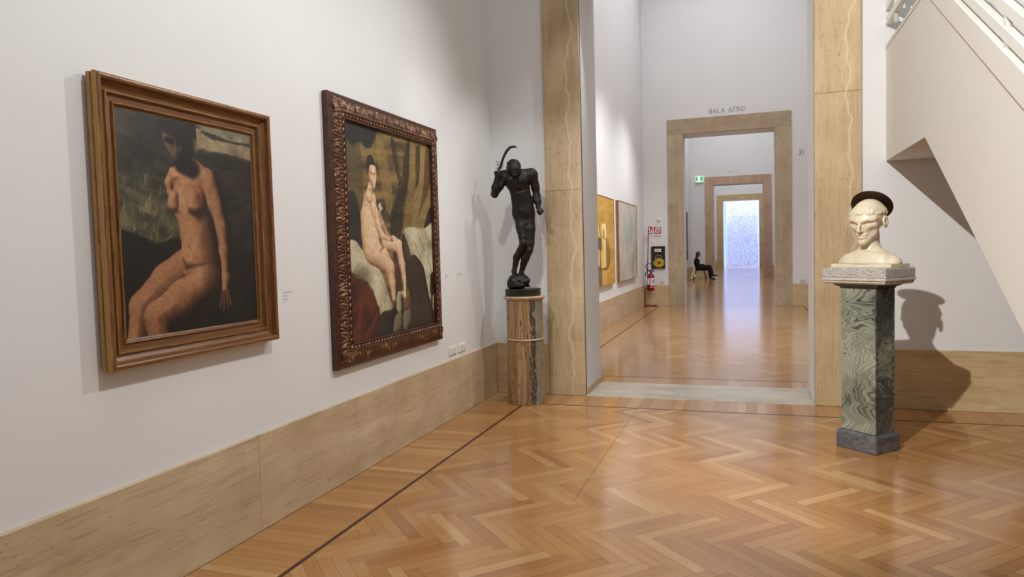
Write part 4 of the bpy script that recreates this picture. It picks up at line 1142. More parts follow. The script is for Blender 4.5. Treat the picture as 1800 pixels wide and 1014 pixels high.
# outer cushion roll, hollow, step, inner bead
pr = [(.03, WX + .003), (.004, WX + .012), (.0, WX + .02), (.0, WX + .036), (.004, WX + .042), (.004, WX + .046), (-.002, WX + .05), (-.002, WX + .066)]
for i in range(9):
    a = PI * (1 - i / 8) * .5 + PI * .5 * 0; t = PI - PI * i / 8
    pr.append((.013 + .015 * math.cos(t), WX + .066 + .013 * math.sin(t)))
pr += [(.03, WX + .058), (.034, WX + .05)]
for i in range(7):
    t = i / 6; pr.append((.036 + .026 * t, WX + .05 - .012 * math.sin(t * PI * .5)))
for i in range(6):
    t = PI - PI * i / 5; pr.append((.069 + .006 * math.cos(t), WX + .041 + .007 * math.sin(t)))
pr += [(.078, WX + .036), (.08, WX + .031), (.104, WX + .029), (.106, WX + .034)]
for i in range(5):
    t = PI - PI * i / 4; pr.append((.112 + .005 * math.cos(t), WX + .034 + .006 * math.sin(t)))
pr += [(.119, WX + .031), (.127, WX + .026)]
mb = MB(); moulding(mb, *F1, pr); loc1(mb).build('frame', M_frame1, p1, mb.muv)
mb = MB(); mb.box(WX + .002, WX + .022, F1[0] + .04, F1[1] - .04, F1[2] + .04, F1[3] - .04); loc1(mb).build('backing', M_frame1s, p1)
ya, yb, za, zb = F1[0] + .126, F1[1] - .126, F1[2] + .126, F1[3] - .126
c1.mesh('canvas', M_paint, p1, lambda u, v: np.stack([np.full_like(u, .027), (F1[1] - F1[0]) * (-.5) + .126 + u * (yb - ya), .126 + (1 - v) * (zb - za)], -1))

F2 = (-3.19, -1.487, .784, 2.648)
p2 = thing('framed_painting', 'pale seated nude painting in a carved leafy frame, left wall nearer the corner', 'painting', (WX, (F2[0] + F2[1]) / 2, F2[2]))
def loc2(mb):
    o = p2.location; mb.v = [(a - o[0], b - o[1], c - o[2]) for a, b, c in mb.v]; return mb
IW = .165
prof2 = [(.03, WX + .003), (.0, WX + .006), (.0, WX + .045), (.006, WX + .05), (.03, WX + .052), (.034, WX + .056), (.04, WX + .06), (.075, WX + .068), (.108, WX + .072), (.112, WX + .078), (.12, WX + .08), (.126, WX + .076), (.13, WX + .07), (.146, WX + .069), (.151, WX + .077), (.16, WX + .078), (.165, WX + .074), (.165, WX + .045)]
mb = MB(); moulding(mb, *F2, prof2); fr2 = loc2(mb).build('frame', M_frame2s, p2)
mb = MB(); mb.box(WX + .002, WX + .046, F2[0] + .04, F2[1] - .04, F2[2] + .04, F2[3] - .04); loc2(mb).build('backing', M_frame1s, p2)
# carved leaves: one ornament mesh per side, bead row inside
def leafrow(length, n, mirror):
    """leaves along +t (0..length), across +d; returns verts (d, t, x) and faces"""
    V = []; F = []; pitch = length / n
    for k in range(n):
        t0 = (k + .5) * pitch
        kind = (0, 1, 1, 2, 0, 2, 2, 1)[k % 8]
        if kind == 0: strokes = [([(.035, -.2), (.05, .25), (.07, .3), (.09, -.1), (.108, -.05)], .0105)]      # curled leaf
        elif kind == 1: strokes = [([(.033, .55), (.055, .35), (.08, -.05), (.108, -.5)], .0095)]              # slanting leaf
        else: strokes = [([(.033, -.5), (.055, -.3), (.08, .1), (.108, .5)], .0095)]
        strokes.append(([(.103, .0), (.112, .25)], .0075))
        for pts, w in strokes:
            P = [Vector((d, t0 + q * pitch * mirror, 0)) for d, q in pts]
            fine = []
            for i in range(len(P) - 1):
                for j in range(3): fine.append(P[i].lerp(P[i + 1], j / 3))
            fine.append(P[-1]); m = len(fine); o = len(V)
            for i, p in enumerate(fine):
                tg = (fine[min(i + 1, m - 1)] - fine[max(i - 1, 0)]).normalized(); nr = Vector((-tg.y, tg.x, 0))
                ww = 1.45 * w * (math.sin(PI * (.12 + .8 * i / (m - 1))) ** .7); base = .052 + .2 * max(0, p.x - .03)
                for a, hh in ((-1, 0), (-.55, .75), (0, 1), (.55, .75), (1, 0)):
                    q = p + nr * ww * a; V.append((q.x, q.y, base + hh * ww * 1.0))
            for i in range(m - 1):
                for a in range(4): F.append((o + i * 5 + a, o + i * 5 + a + 1, o + i * 5 + 5 + a + 1, o + i * 5 + 5 + a))
    return V, F
def side_map(kk):
    y0, y1, z0, z1 = F2
    return {0: lambda d, t, x: (WX + x, y0 + d, z0 + t), 1: lambda d, t, x: (WX + x, y1 - d, z0 + t),
            2: lambda d, t, x: (WX + x, y0 + t, z1 - d), 3: lambda d, t, x: (WX + x, y0 + t, z0 + d)}[kk]
for kk in range(4):
    ln = (F2[3] - F2[2]) if kk < 2 else (F2[1] - F2[0]); n = 74 if kk < 2 else 68
    V, F = leafrow(ln - .07, n, 1); fm = side_map(kk)
    mb = MB(); mb.add([fm(d, t + .035, x) for d, t, x in V], F, True)
    nb = 34 if kk < 2 else 32
    for i in range(nb):
        t = .12 + (ln - .24) * (i + .5) / nb
        c = fm(.137, t, .074); a_ = fm(.131, t - .014, .074); b_ = fm(.143, t + .014, .074)
        mb.tube([a_, c, b_], [.0025, .0062, .0025], 6)
    loc2(mb).build('carved_leaves', M_frame2, fr2)
ya, yb, za, zb = F2[0] + IW, F2[1] - IW, F2[2] + IW, F2[3] - IW
c2.mesh('canvas', M_paint2, p2, lambda u, v: np.stack([np.full_like(u, .0485), -(F2[1] - F2[0]) / 2 + IW - .004 + u * (yb - ya + .008), IW - .004 + (1 - v) * (zb - za + .008)], -1))

# ------------------------------------------------------------------ abstract pictures in the next room
def canvas_box(name, label, y0, y1, z0, z1, cv, m, mfr, grp=None):
    t = thing(name, label, 'painting', (WX, (y0 + y1) / 2, z0), 0, grp)
    h_ = z1 - z0; w_ = y1 - y0
    mb = MB(); mb.box(.002, .05, -w_ / 2, w_ / 2, 0, h_)
    mb.build('stretcher', M_trav_warm if mfr is None else mfr, t)
    mb = MB(); moulding(mb, -w_ / 2 - .012, w_ / 2 + .012, -.012, h_ + .012, [(.011, .004), (0, .004), (0, .062), (.012, .062), (.012, .052)]); mb.build('frame', mfr, t)
    cv.mesh('canvas', m, t, lambda u, v: np.stack([np.full_like(u, .0535), -w_ / 2 + u * w_, (1 - v) * h_], -1))
    return t
M_oak = wood('oak_strip_frame', (120, 78, 42), (160, 110, 66), (9, 9, 4), .5)
M_ochre_edge = wood('ochre_strip_frame', (150, 112, 50), (178, 138, 70), (9, 9, 4), .5)
c3 = Canvas(1.9, 1.68, 220, 200, 5)
n1 = c3.fbm(3, 3, .4); n2 = c3.fbm(10, 2, 1.57)
c3.fill(c3.poly([(-.1, -.1), (1.1, -.1), (1.1, 1.1), (-.1, 1.1)], 1), (186, 142, 44), (212, 170, 74), n2)
c3.fill(c3.poly([(.5, .47), (.6, .475), (.7, .52), (.77, .6), (.785, .66), (.76, .75), (.69, .81), (.6, .825), (.5, .8)], 4), (140, 106, 52), (166, 128, 66), n1, .006)
c3.fill(c3.poly([(.02, .45), (.2, .46), (.36, .47), (.36, .6), (.34, .8), (.34, 1.0), (.02, 1.0)], 1), (104, 82, 60), (132, 106, 78), n1, .006)
c3.fill(c3.poly([(.05, .56), (.25, .6), (.25, .78), (.05, .76)], 1), (210, 180, 118), (226, 200, 140), n1, .006)
c3.fill(c3.poly([(.352, .46), (.56, .48), (.55, .8), (.3, .81), (.29, .62), (.352, .6)], 1), (222, 184, 98), (234, 202, 128), n1, .004)
c3.fill(c3.poly([(.43, .48), (.555, .485), (.55, .79), (.44, .79)], 1), (238, 208, 138), (244, 218, 156), n1, .004)
c3.fill(c3.poly([(.28, .785), (.42, .815), (.56, .79), (.6, .825), (.45, .835), (.3, .81)], 1), (112, 76, 36), None, None, .004)
c3.fill(c3.poly([(.35, .82), (.57, .835), (.565, 1.0), (.35, 1.0)], 1), (206, 164, 72), (222, 184, 96), n1, .004)
c3.fill(c3.poly([(.37, .3), (.52, .31), (.56, .27), (.6, .4), (.56, .47), (.37, .44)], 1), (240, 216, 150), (246, 226, 172), n1, .006)
c3.fill(c3.poly([(.42, .38), (.47, .36), (.49, .45), (.43, .47)], 1), (150, 112, 48), None, None, .006)
c3.fill(c3.poly([(.2, .33), (.24, .37), (.262, .45), (.2, .46)], 1), (232, 206, 140), (238, 214, 156), n1, .005)
c3.fill(c3.poly([(.245, .32), (.275, .33), (.29, .45), (.268, .45)], 1), (120, 88, 44), None, None, .006)
canvas_box('framed_painting', 'ochre abstract canvas with a cream jug-like form, partly hidden by the doorway', 5.1, 7.06, .853, 2.535, c3, M_paint2, M_ochre_edge)
c4 = Canvas(2.42, 1.72, 240, 180, 9)
n1 = c4.fbm(2.5, 2.5, .2); n2 = c4.fbm(3, 12, .1); n3 = c4.fbm(1.5, 8, .0)
c4.fill(c4.poly([(-.1, -.1), (1.1, -.1), (1.1, 1.1), (-.1, 1.1)], 1), (176, 172, 158), (206, 202, 188), n1)
for _ in range(260):
    u, v = c4.r.uniform(0, 1), c4.r.uniform(0, 1)
    d = math.hypot((u - .5) / .3, (v - .45) / .3)
    if d < 1 and c4.r.random() < .75: cc = [(146, 186, 196), (118, 150, 172), (170, 200, 204), (206, 198, 178)][c4.r.integers(4)]
    elif u > .65 and v > .5: cc = [(116, 104, 92), (150, 138, 122), (180, 170, 154), (90, 76, 70)][c4.r.integers(4)]
    else: cc = [(196, 190, 174), (184, 182, 172), (206, 196, 170), (170, 168, 158)][c4.r.integers(4)]
    c4.dash(u, v, c4.r.normal(1.57, .15), c4.r.uniform(.1, .4), c4.r.uniform(.015, .05), cc, .35)
for u, v, ang, ln, w, cc in ((.62, .42, 1.6, .45, .03, (100, 116, 148)), (.68, .5, 1.5, .3, .02, (84, 70, 86)), (.82, .6, 1.3, .25, .035, (86, 52, 46)), (.8, .3, 1.57, .2, .05, (198, 178, 140)), (.48, .6, 1.57, .5, .05, (146, 186, 200)), (.35, .4, 1.6, .3, .04, (168, 196, 202)), (.76, .74, 1.5, .22, .03, (120, 110, 108))):
    c4.dash(u, v, ang, ln, w, cc, .7)
canvas_box('framed_painting', 'pale grey and blue abstract canvas in a thin wood frame, next to the ochre one', 7.62, 10.1, .838, 2.555, c4, M_paint2, M_oak)
c5 = Canvas(1.1, 2.1, 60, 110, 4)
c5.fill(c5.poly([(-.1, -.1), (1.1, -.1), (1.1, 1.1), (-.1, 1.1)], 1), (52, 52, 54), (120, 116, 112), c5.fbm(4, 4, .7))
canvas_box('framed_painting', 'tall dark grey picture on the far room left wall near the seated person', 23.9, 25.3, .94, 3.03, c5, M_paint2, simple('dark_strip_frame', (46, 42, 40), .5))

# ------------------------------------------------------------------ lettering on the walls
def arc(cx, cy, rx, ry, a0, a1, n=14):
    return [(cx + rx * math.cos(a0 + (a1 - a0) * i / n), cy + ry * math.sin(a0 + (a1 - a0) * i / n)) for i in range(n + 1)]
GL = {   # strokes: (points, half width) in a cell 1 high
    'S': (.56, [(arc(.28, .74, .2, .22, .5, PI * 1.5) + arc(.28, .27, .22, .25, PI * .5, -PI * .85), .045), ([(.47, .97), (.47, .76)], .02), ([(.06, .03), (.06, .26)], .02)]),
    'A': (.74, [([(.1, .02), (.37, .98)], .025), ([(.37, .98), (.64, .02)], .055), ([(.2, .36), (.54, .36)], .025), ([(0, .02), (.22, .02)], .022), ([(.5, .02), (.76, .02)], .022)]),
    'L': (.6, [([(.14, .02), (.14, .98)], .055), ([(.02, .98), (.28, .98)], .022), ([(.02, .02), (.56, .02), (.57, .2)], .024)]),
    'F': (.58, [([(.14, .02), (.14, .98)], .055), ([(.02, .98), (.54, .98), (.54, .8)], .024), ([(.02, .02), (.28, .02)], .022), ([(.14, .52), (.42, .52)], .024), ([(.42, .62), (.42, .42)], .02)]),
    'R': (.68, [([(.14, .02), (.14, .98)], .055), ([(.02, .98), (.3, .98)] + arc(.3, .74, .2, .24, PI / 2, -PI / 2) + [(.14, .5)], .04), ([(.3, .5), (.62, .02), (.7, .02)], .045), ([(.02, .02), (.28, .02)], .022)]),
    'O': (.78, [(arc(.37, .5, .31, .46, 0, 2 * PI, 24), .045)]),
    '3': (.52, [(arc(.22, .74, .19, .22, PI * .85, -PI * .5) + arc(.22, .27, .21, .25, PI * .5, -PI * .85), .042)]),
    '1': (.4, [([(.2, .02), (.2, .98), (.06, .84)], .045), ([(.06, .02), (.36, .02)], .022)]),
    '0': (.56, [(arc(.25, .5, .2, .46, 0, 2 * PI, 24), .045)]),
    ' ': (.34, [])}
def lettering(text, x0, x1, z, hgt, y, m, label, cat='lettering', th=.004):
    tot = sum(GL[c][0] + .08 for c in text) * hgt; sx = (x1 - x0) / tot
    t = thing('wall_lettering', label, cat, (x0, y, z)); p = 0
    for c in text:
        w, strokes = GL[c]
        if strokes:
            mb = MB()
            for pts, hw in strokes:
                for i in range(len(pts) - 1):
                    a = Vector(pts[i]); b = Vector(pts[i + 1]); d = (b - a)
                    if d.length < 1e-6: continue
                    d.normalize(); n = Vector((-d.y, d.x)) * hw; e = d * hw * .4
                    q = [a - e + n, a - e - n, b + e - n, b + e + n]
                    v = [((p + k.x) * hgt * sx, yy, k.y * hgt) for yy in (-th, 0) for k in q]
                    mb.add(v, [(0, 1, 2, 3), (7, 6, 5, 4), (0, 4, 5, 1), (1, 5, 6, 2), (2, 6, 7, 3), (3, 7, 4, 0)])
            mb.build('letter', m, t)
        p += w + .08
    return t
lettering('SALA AFRO', 1.69, 2.585, 4.93, .112, YF + .0185, M_letter, 'grey capital letters reading SALA AFRO above the stone doorway')
lettering('31', 3.82, 3.965, 3.74, .12, YF + .0185, M_letter, 'grey room number 31 right of the stone doorway')
lettering('30', .035, .135, 2.455, .085, .0185, M_letter_f, 'faint room number behind the raised fist of the bronze figure')
lettering('SALA', 1.75, 2.2, 4.98, .12, Y2 + .0185, M_letter_f, 'very faint grey capitals above the third doorway')

# labels beside the pictures, sockets, plates
def wall_label(y0, y1, z0, z1, lines, label):
    t = thing('wall_label', label, 'label', (XL, y0, z0))
    mb = MB(); mb.box(.0002, .0008, 0, y1 - y0, 0, z1 - z0); mb.build('sheet', M_white, t)
    for a, b, zz in lines:
        mb = MB(); p = a
        while p < b:
            w = random.uniform(.006, .016); mb.box(.0007, .0012, p, min(p + w, b), zz, zz + random.uniform(.006, .009)); p += w + .004
        mb.build('text_line', M_labeltx, t)
wall_label(-3.69, -3.57, 1.285, 1.365, [(.012, .105, .055), (.012, .05, .034), (.012, .05, .012)], 'small pale caption right of the plain gilt-framed painting')
wall_label(-1.3, -1.2, 1.31, 1.36, [(.01, .09, .03), (.01, .06, .014)], 'faint small caption touching the carved frame right edge')
wall_label(-1.02, -.86, 1.295, 1.37, [(.012, .13, .05), (.012, .1, .03), (.012, .045, .012)], 'small pale caption nearest the room corner on the left wall')
def socket(y0, label):
    t = thing('wall_socket', label, 'socket', (XL, y0, .59), 0, 'double sockets on the left wall')
    mb = MB(); mb.bbox(.0005, .012, 0, .165, 0, .082, .004); mb.build('cover_plate', M_plastic, t)
    for k in range(3):
        mb = MB(); mb.bbox(.011, .0145, .018 + k * .0445, .018 + k * .0445 + .04, .012, .07, .002); o = mb.build('module', M_plastic, t)
        mb = MB()
        for zz in (.026, .041, .056): mb.tube([(.0142, .038 + k * .0445, zz), (.0152, .038 + k * .0445, zz)], .0035, 10)
        mb.build('socket_holes', M_plastic_g, o)
socket(-1.255, 'white wall socket plate above the stone base, nearer the carved frame')
socket(-1.03, 'white wall socket plate above the stone base, nearer the room corner')
def plate(x, z, w, hh, y, label, name='switch_plate', cat='switch'):
    t = thing(name, label, cat, (x, y, z))
    mb = MB(); mb.bbox(0, w, -.012, -.0005, 0, hh, .003); mb.build('cover_plate', M_plastic, t)
    for k in range(2):
        mb = MB(); mb.bbox(.012 + k * (w - .02) / 2, .008 + (k + 1) * (w - .02) / 2, -.015, -.011, .012, hh - .012, .002); mb.build('rocker', M_plastic_g, t)
plate(.395, .585, .12, .08, YF + .02, 'white switch plate under the hose cabinet')
plate(3.83, .58, .14, .085, YF + .02, 'white switch plate right of the SALA AFRO doorway')
t = thing('smoke_detector', 'small round white wall sensor above the red fire sign', 'sensor', (.395, YF + .02, 2.265))
mb = MB(); mb.lathe(0, 0, [(.062, .0005), (.062, .01), (.055, .028), (.03, .034), (.003, .035)], 28)
mb.v = [(a, -c, b) for a, b, c in mb.v]; mb.build('housing', M_plastic, t)
mb = MB(); mb.lathe(0, 0, [(.02, .033), (.02, .04), (.003, .042)], 20); mb.v = [(a, -c, b) for a, b, c in mb.v]; mb.build('sensor_head', M_plastic_g, t)

# ------------------------------------------------------------------ fire point: sign, hose cabinet, extinguisher on its stand
M_red = simple('signal_red', (176, 22, 34), .4); M_redd = simple('dark_red_paint', (128, 16, 24), .35); M_wht = simple('sign_white', (236, 232, 228), .5, var=.01)
M_ink = simple('dark_ink', (60, 58, 58), .6); M_rubber = simple('black_rubber', (24, 22, 24), .5); M_yel = simple('yellow_hose', (196, 158, 34), .5, var=.15, scale=18)
M_cab = simple('dark_cabinet', (44, 38, 28), .5, var=.25, scale=12)
t = thing('fire_hose_sign', 'square red sign with a white hose reel, above the hose cabinet', 'sign', (.255, YF + .02, 1.905))
mb = MB(); mb.bbox(0, .185, -.006, -.0005, 0, .175, .001); mb.build('panel', M_red, t)
mb = MB(); mb.tube([(.105 + .056 * math.cos(a), -.007, .08 + .056 * math.sin(a)) for a in np.linspace(0, 2 * PI, 25)[:-1]], .011, 8, closed=True)
mb.tube([(.105 + .026 * math.cos(a), -.007, .08 + .026 * math.sin(a)) for a in np.linspace(0, 2 * PI, 17)[:-1]], .008, 8, closed=True)
mb.tube([(.16, -.007, .1), (.165, -.007, .15), (.1, -.007, .16), (.04, -.007, .14), (.03, -.007, .06)], .008, 8)
mb.box(.015, .045, -.008, -.005, .02, .07); mb.build('hose_symbol', M_wht, t)
mb = MB(); mb.bbox(0, .185, -.006, -.0005, -.105, -.002, .001); cs_ = mb.build('caption_strip', M_wht, t)
tc = bpy.data.curves.new('caption', 'FONT'); tc.body = 'Idranti'; tc.size = .062; tc.extrude = .001; tc.align_x = 'CENTER'
to = bpy.data.objects.new('caption_tmp', tc); COL.objects.link(to); bpy.context.view_layer.update()
me = bpy.data.meshes.new_from_object(to.evaluated_get(bpy.context.evaluated_depsgraph_get())); bpy.data.objects.remove(to)
me.transform(Matrix.Translation((.0925, -.0075, -.075)) @ Matrix.Rotation(PI / 2, 4, 'X')); me.materials.clear(); me.materials.append(M_ink)
o = bpy.data.objects.new('caption', me); COL.objects.link(o); o.parent = cs_
t = thing('fire_hose_cabinet', 'dark glazed hose cabinet holding a yellow hose, on the far wall', 'cabinet', (.182, YF + .02, .985))
Wc, Hcb = .355, .585
mb = MB(); mb.box(0, Wc, -.012, -.0005, 0, Hcb); mb.build('back_panel', M_cab, t)
mb = MB()
for a in ((0, Wc, 0, .016), (0, Wc, Hcb - .016, Hcb), (0, .016, .016, Hcb - .016), (Wc - .016, Wc, .016, Hcb - .016)): mb.box(a[0], a[1], -.05, -.0005, a[2], a[3])
mb.build('frame', simple('cabinet_frame', (52, 46, 40), .4), t)
mb = MB()
for k in range(6):
    r = .045 + .017 * k; mb.tube([(.2 + r * math.cos(a), -.025, .15 + r * .9 * math.sin(a)) for a in np.linspace(0, 2 * PI, 29)[:-1]], .011, 8, closed=True)
mb.build('hose', M_yel, t)
mb = MB(); mb.tube([(.09, -.025, .18), (.1, -.028, .3), (.17, -.03, .36), (.25, -.03, .33), (.27, -.028, .26)], .012, 8); mb.tube([(.06, -.025, .2), (.055, -.025, .06)], .014, 8); mb.build('nozzle', simple('grey_metal', (150, 148, 138), .35, .6), t)
mb = MB(); mb.box(.09, .26, -.054, -.05, .44, .52); o = mb.build('label', M_wht, t)
mb = MB(); mb.box(.12, .2, -.0555, -.0538, .47, .485); mb.build('label_print', M_red, o)
ext_stand = thing('extinguisher_stand', 'red tubular floor stand with tall pole carrying a small flag sign, by the far corner', 'stand', (.16, 11.45, 0))
mb = MB(); mb.tube([(-.13, -.02, .012), (-.13, -.02, .42), (-.11, -.02, .47), (-.06, -.02, .485)], .012, 10)
lp = [(-.13, -.02), (-.13, .09), (.12, .11), (.17, .06), (.17, -.04), (.1, -.09), (-.1, -.09), (-.13, -.05)]
mb.tube([(x, y, .012) for x, y in lp], .012, 10, closed=True); mb.build('base_loop', M_redd, ext_stand)
mb = MB(); mb.tube([(-.06, -.02, .44), (-.055, -.015, .9), (-.02, .02, 2.1)], .012, 10); mb.build('pole', M_redd, ext_stand)
mb = MB(); mb.box(-.02, .085, .005, .01, 1.9, 2.09); fs_ = mb.build('flag_sign', M_red, ext_stand)
mb = MB(); mb.bbox(-.008, .02, .002, .006, 1.99, 2.07, .001); mb.bbox(0, .035, .002, .006, 1.91, 1.97, .001); mb.bbox(.05, .07, .002, .006, 1.92, 2.02, .001); mb.build('flag_symbol', M_wht, fs_)
ext = thing('fire_extinguisher', 'red fire extinguisher with white labels hanging on the red stand', 'extinguisher', (.19, 11.4, .41))
mb = MB(); mb.lathe(0, 0, [(.06, 0), (.085, .008), (.092, .03), (.092, .36), (.085, .4), (.06, .43), (.03, .445), (.028, .46)], 32); mb.build('cylinder', M_redd, ext)
def shell(a0, a1, z0, z1, r, m, nm):
    n = 14; v = []; f = []
    for i in range(n + 1):
        a = a0 + (a1 - a0) * i / n
        for z in (z0, z1): v.append((r * math.cos(a), r * math.sin(a), z))
    for i in range(n): f.append((2 * i, 2 * i + 2, 2 * i + 3, 2 * i + 1))
    mb = MB(); mb.add(v, f, True); return mb.build(nm, m, ext)
shell(-PI * .5 + .0, 0.2, .09, .34, .0935, M_wht, 'label'); shell(-PI * .92, -PI * .58, .17, .33, .0935, M_wht, 'label')
shell(-1.5, 0.1, .1, .15, .0942, simple('label_red_print', (196, 70, 72), .5), 'label_print'); shell(-1.3, 0.0, .2, .3, .0942, simple('label_grey_print', (176, 172, 172), .5, var=.3, scale=60), 'label_print')
mb = MB(); mb.tube([(-.02, 0, .45), (.05, -.02, .5), (.09, -.02, .53)], .012, 8); mb.tube([(-.02, 0, .46), (.02, -.02, .54), (.1, -.02, .6)], .01, 8); mb.build('valve_lever', M_rubber, ext)
mb = MB(); mb.tube([(.02, -.03, .5), (-.03, -.05, .52), (-.1, -.07, .58), (-.12, -.07, .66), (-.06, -.06, .73), (.03, -.05, .7), (.1, -.04, .62), (.04, -.05, .55), (-.08, -.06, .52), (-.13, -.06, .46), (-.14, -.05, .38)], .012, 8); mb.build('hose', M_rubber, ext)

# ------------------------------------------------------------------ lit exit sign in the room behind
ex = thing('exit_sign', 'lit green and white emergency exit sign high left of the third doorway', 'sign', (.2, Y2 + .02, 4.58))
mb = MB(); mb.bbox(0, .37, -.1, -.0005, .0, .06, .006); mb.build('housing', M_plastic, ex)
mb = MB(); mb.box(.02, .35, -.055, -.045, .06, .32); xp_ = mb.build('panel', emit('exit_white', (240, 255, 244), 1.3), ex)
mb = MB(); mb.box(.03, .12, -.06, -.054, .1, .3); mb.box(.22, .34, -.06, -.054, .1, .3); mb.build('pictogram', emit('exit_green', (60, 210, 110), .9), xp_)
for zz in (.9, 2.2, 3.55):
    t = MB(); t.bbox(FX0 + .0005, FX0 + .012, Y2 + .2, Y2 + .26, zz, zz + .14, .002)
    tag(t.build('door_hinge', M_ink), {.9: 'lowest dark hinge on the left reveal of the third doorway', 2.2: 'middle dark hinge on the left reveal of the third doorway', 3.55: 'topmost dark hinge on the left reveal of the third doorway'}[zz], 'hinge', 'hinges of the third doorway')

# ------------------------------------------------------------------ chair and seated attendant
M_cloth = simple('black_cloth', (17, 17, 20), .85); M_skin = simple('skin', (206, 150, 124), .5); M_hair = simple('dark_red_hair', (58, 26, 30), .5, var=.3, scale=30)
M_shoe = simple('black_shoe', (14, 14, 16), .4); M_collar = simple('white_collar', (236, 234, 232), .7, var=.02)
M_chair = simple('dark_chair_metal', (34, 30, 30), .4, .4); M_seat = simple('dark_seat', (40, 36, 36), .7); M_coat = simple('cream_cloth', (226, 216, 192), .85, var=.12, scale=14)
PYc = 25.8
ch = thing('chair', 'dark metal-legged chair on which the attendant sits by the far left wall', 'chair', (.52, PYc, 0))
mb = MB(); mb.bbox(-.19, .22, -.2, .2, .43, .455, .008); mb.build('seat', M_seat, ch)
for sx, ex_ in ((-1, -.3), (1, .26)):
    for sy in (-1, 1):
        mb = MB(); mb.tube([(.17 * sx, .17 * sy, .44), (ex_, .2 * sy, .0)], .012, 8); mb.build('leg', M_chair, ch)
mb = MB(); mb.prism([(-.2, .5), (-.17, .5), (-.25, .84), (-.28, .84)], 1, -.19, .19); mb.build('backrest', M_seat, ch)
for sy in (-1, 1):
    mb = MB(); mb.tube([(-.17, .17 * sy, .44), (-.265, .17 * sy, .84)], .011, 8); mb.build('back_post', M_chair, ch)
s = SDF((-.42, -.2, .0), (-.05, .2, .62), .012)
s.cap((-.2, 0, .56), (-.27, -.02, .32), .03, .045, .03); s.cap((-.27, -.02, .32), (-.34, 0, .07), .045, .05, .03); s.cap((-.22, .06, .4), (-.23, .08, .12), .03, .04, .03); s.ell((-.18, .02, .17), (.06, .07, .07), .03)
s.noise(.006, 40, 2); V, F = s.mesh(1)
co = np_mesh('coat', V, F, M_coat); co.location = (.49, PYc - .25, .012)
tag(co, 'cream cloth coat hanging down behind the attendant chair to the floor', 'coat')

pe = thing('person', 'seated person with dark red hair and black suit, legs crossed, looking down', 'person', (.55, PYc, 0))
s = SDF((-.3, -.32, -.01), (.8, .32, 1.34), .012)
J = lambda x, y, z: (x, y, z)
s.ell(J(-.1, 0, 1.18), (.085, .075, .108), .03); s.ell(J(-.055, 0, 1.135), (.06, .055, .07), .03)
s.cap(J(.006, 0, 1.16), J(.016, 0, 1.13), .008, .01, .012); s.ell(J(.005, 0, 1.075), (.022, .02, .018), .015)         # nose, chin
s.cap(J(-.115, 0, 1.1), J(-.14, 0, .98), .05, .055, .03)
s.ell(J(-.17, 0, .85), (.115, .17, .17), .05); s.ell(J(-.13, 0, .63), (.125, .16, .16), .05); s.ell(J(-.1, 0, .54), (.15, .17, .1), .05)
for q in (-1, 1): s.ell(J(-.17, .17 * q, .95), (.07, .06, .07), .04)
s.chain([J(-.17, -.2, .94), J(-.14, -.235, .78), J(-.08, -.22, .66), J(.04, -.12, .685), J(.14, -.05, .695)], [.055, .046, .04, .034, .026], .02)
s.chain([J(-.17, .2, .94), J(-.14, .235, .78), J(-.08, .22, .66), J(.04, .1, .68), J(.15, .02, .675)], [.055, .046, .04, .034, .026], .02)
s.chain([J(-.08, -.1, .54), J(.2, -.09, .6), J(.4, -.05, .6)], [.09, .075, .06], .03); s.chain([J(.4, -.05, .6), J(.46, -.04, .42), J(.51, -.04, .22)], [.058, .055, .038], .03)
s.chain([J(-.08, .1, .54), J(.2, .1, .52), J(.37, .1, .5)], [.09, .075, .06], .03); s.chain([J(.37, .1, .5), J(.4, .1, .28), J(.41, .1, .09)], [.058, .055, .038], .03)
for (cx, cy, cz) in ((.17, -.045, .7), (.175, .02, .675)):            # hands folded in the lap: palm, four fingers, thumb
    s.ell(J(cx, cy, cz), (.042, .032, .016), .012)
    for i, ln in enumerate((.06, .068, .064, .05)):
        yy = cy - .027 + .018 * i; s.chain([J(cx + .03, yy, cz), J(cx + .03 + ln * .6, yy, cz - .002), J(cx + .03 + ln, yy, cz - .018)], [.009, .0085, .0075], .003)
    s.chain([J(cx, cy - .03, cz), J(cx + .03, cy - .046, cz - .006), J(cx + .055, cy - .044, cz - .016)], [.01, .009, .008], .004)
V, F = s.mesh(1)
np_mesh('body', V, F, M_skin, pe)
def garment(nm, lo, hi, fn, m, vox=.012):
    s = SDF(lo, hi, vox); fn(s); V, F = s.mesh(1); return np_mesh(nm, V, F, m, pe)
def jk(s):
    e = .012
    s.ell(J(-.17, 0, .85), (.115 + e, .17 + e, .17 + e), .05); s.ell(J(-.13, 0, .63), (.125 + e, .16 + e, .16 + e), .05); s.ell(J(-.1, 0, .55), (.155 + e, .175 + e, .1 + e), .05)
    for q in (-1, 1):
        s.ell(J(-.17, .17 * q, .95), (.07 + e, .06 + e, .07 + e), .04)
    s.chain([J(-.17, -.2, .94), J(-.14, -.235, .78), J(-.08, -.22, .66), J(.04, -.12, .685), J(.12, -.06, .693)], [.055 + e, .046 + e, .04 + e, .034 + e, .027 + e], .02)
    s.chain([J(-.17, .2, .94), J(-.14, .235, .78), J(-.08, .22, .66), J(.04, .1, .68), J(.12, .035, .677)], [.055 + e, .046 + e, .04 + e, .034 + e, .027 + e], .02)
garment('jacket', (-.36, -.34, .4), (.24, .34, 1.1), jk, M_cloth)
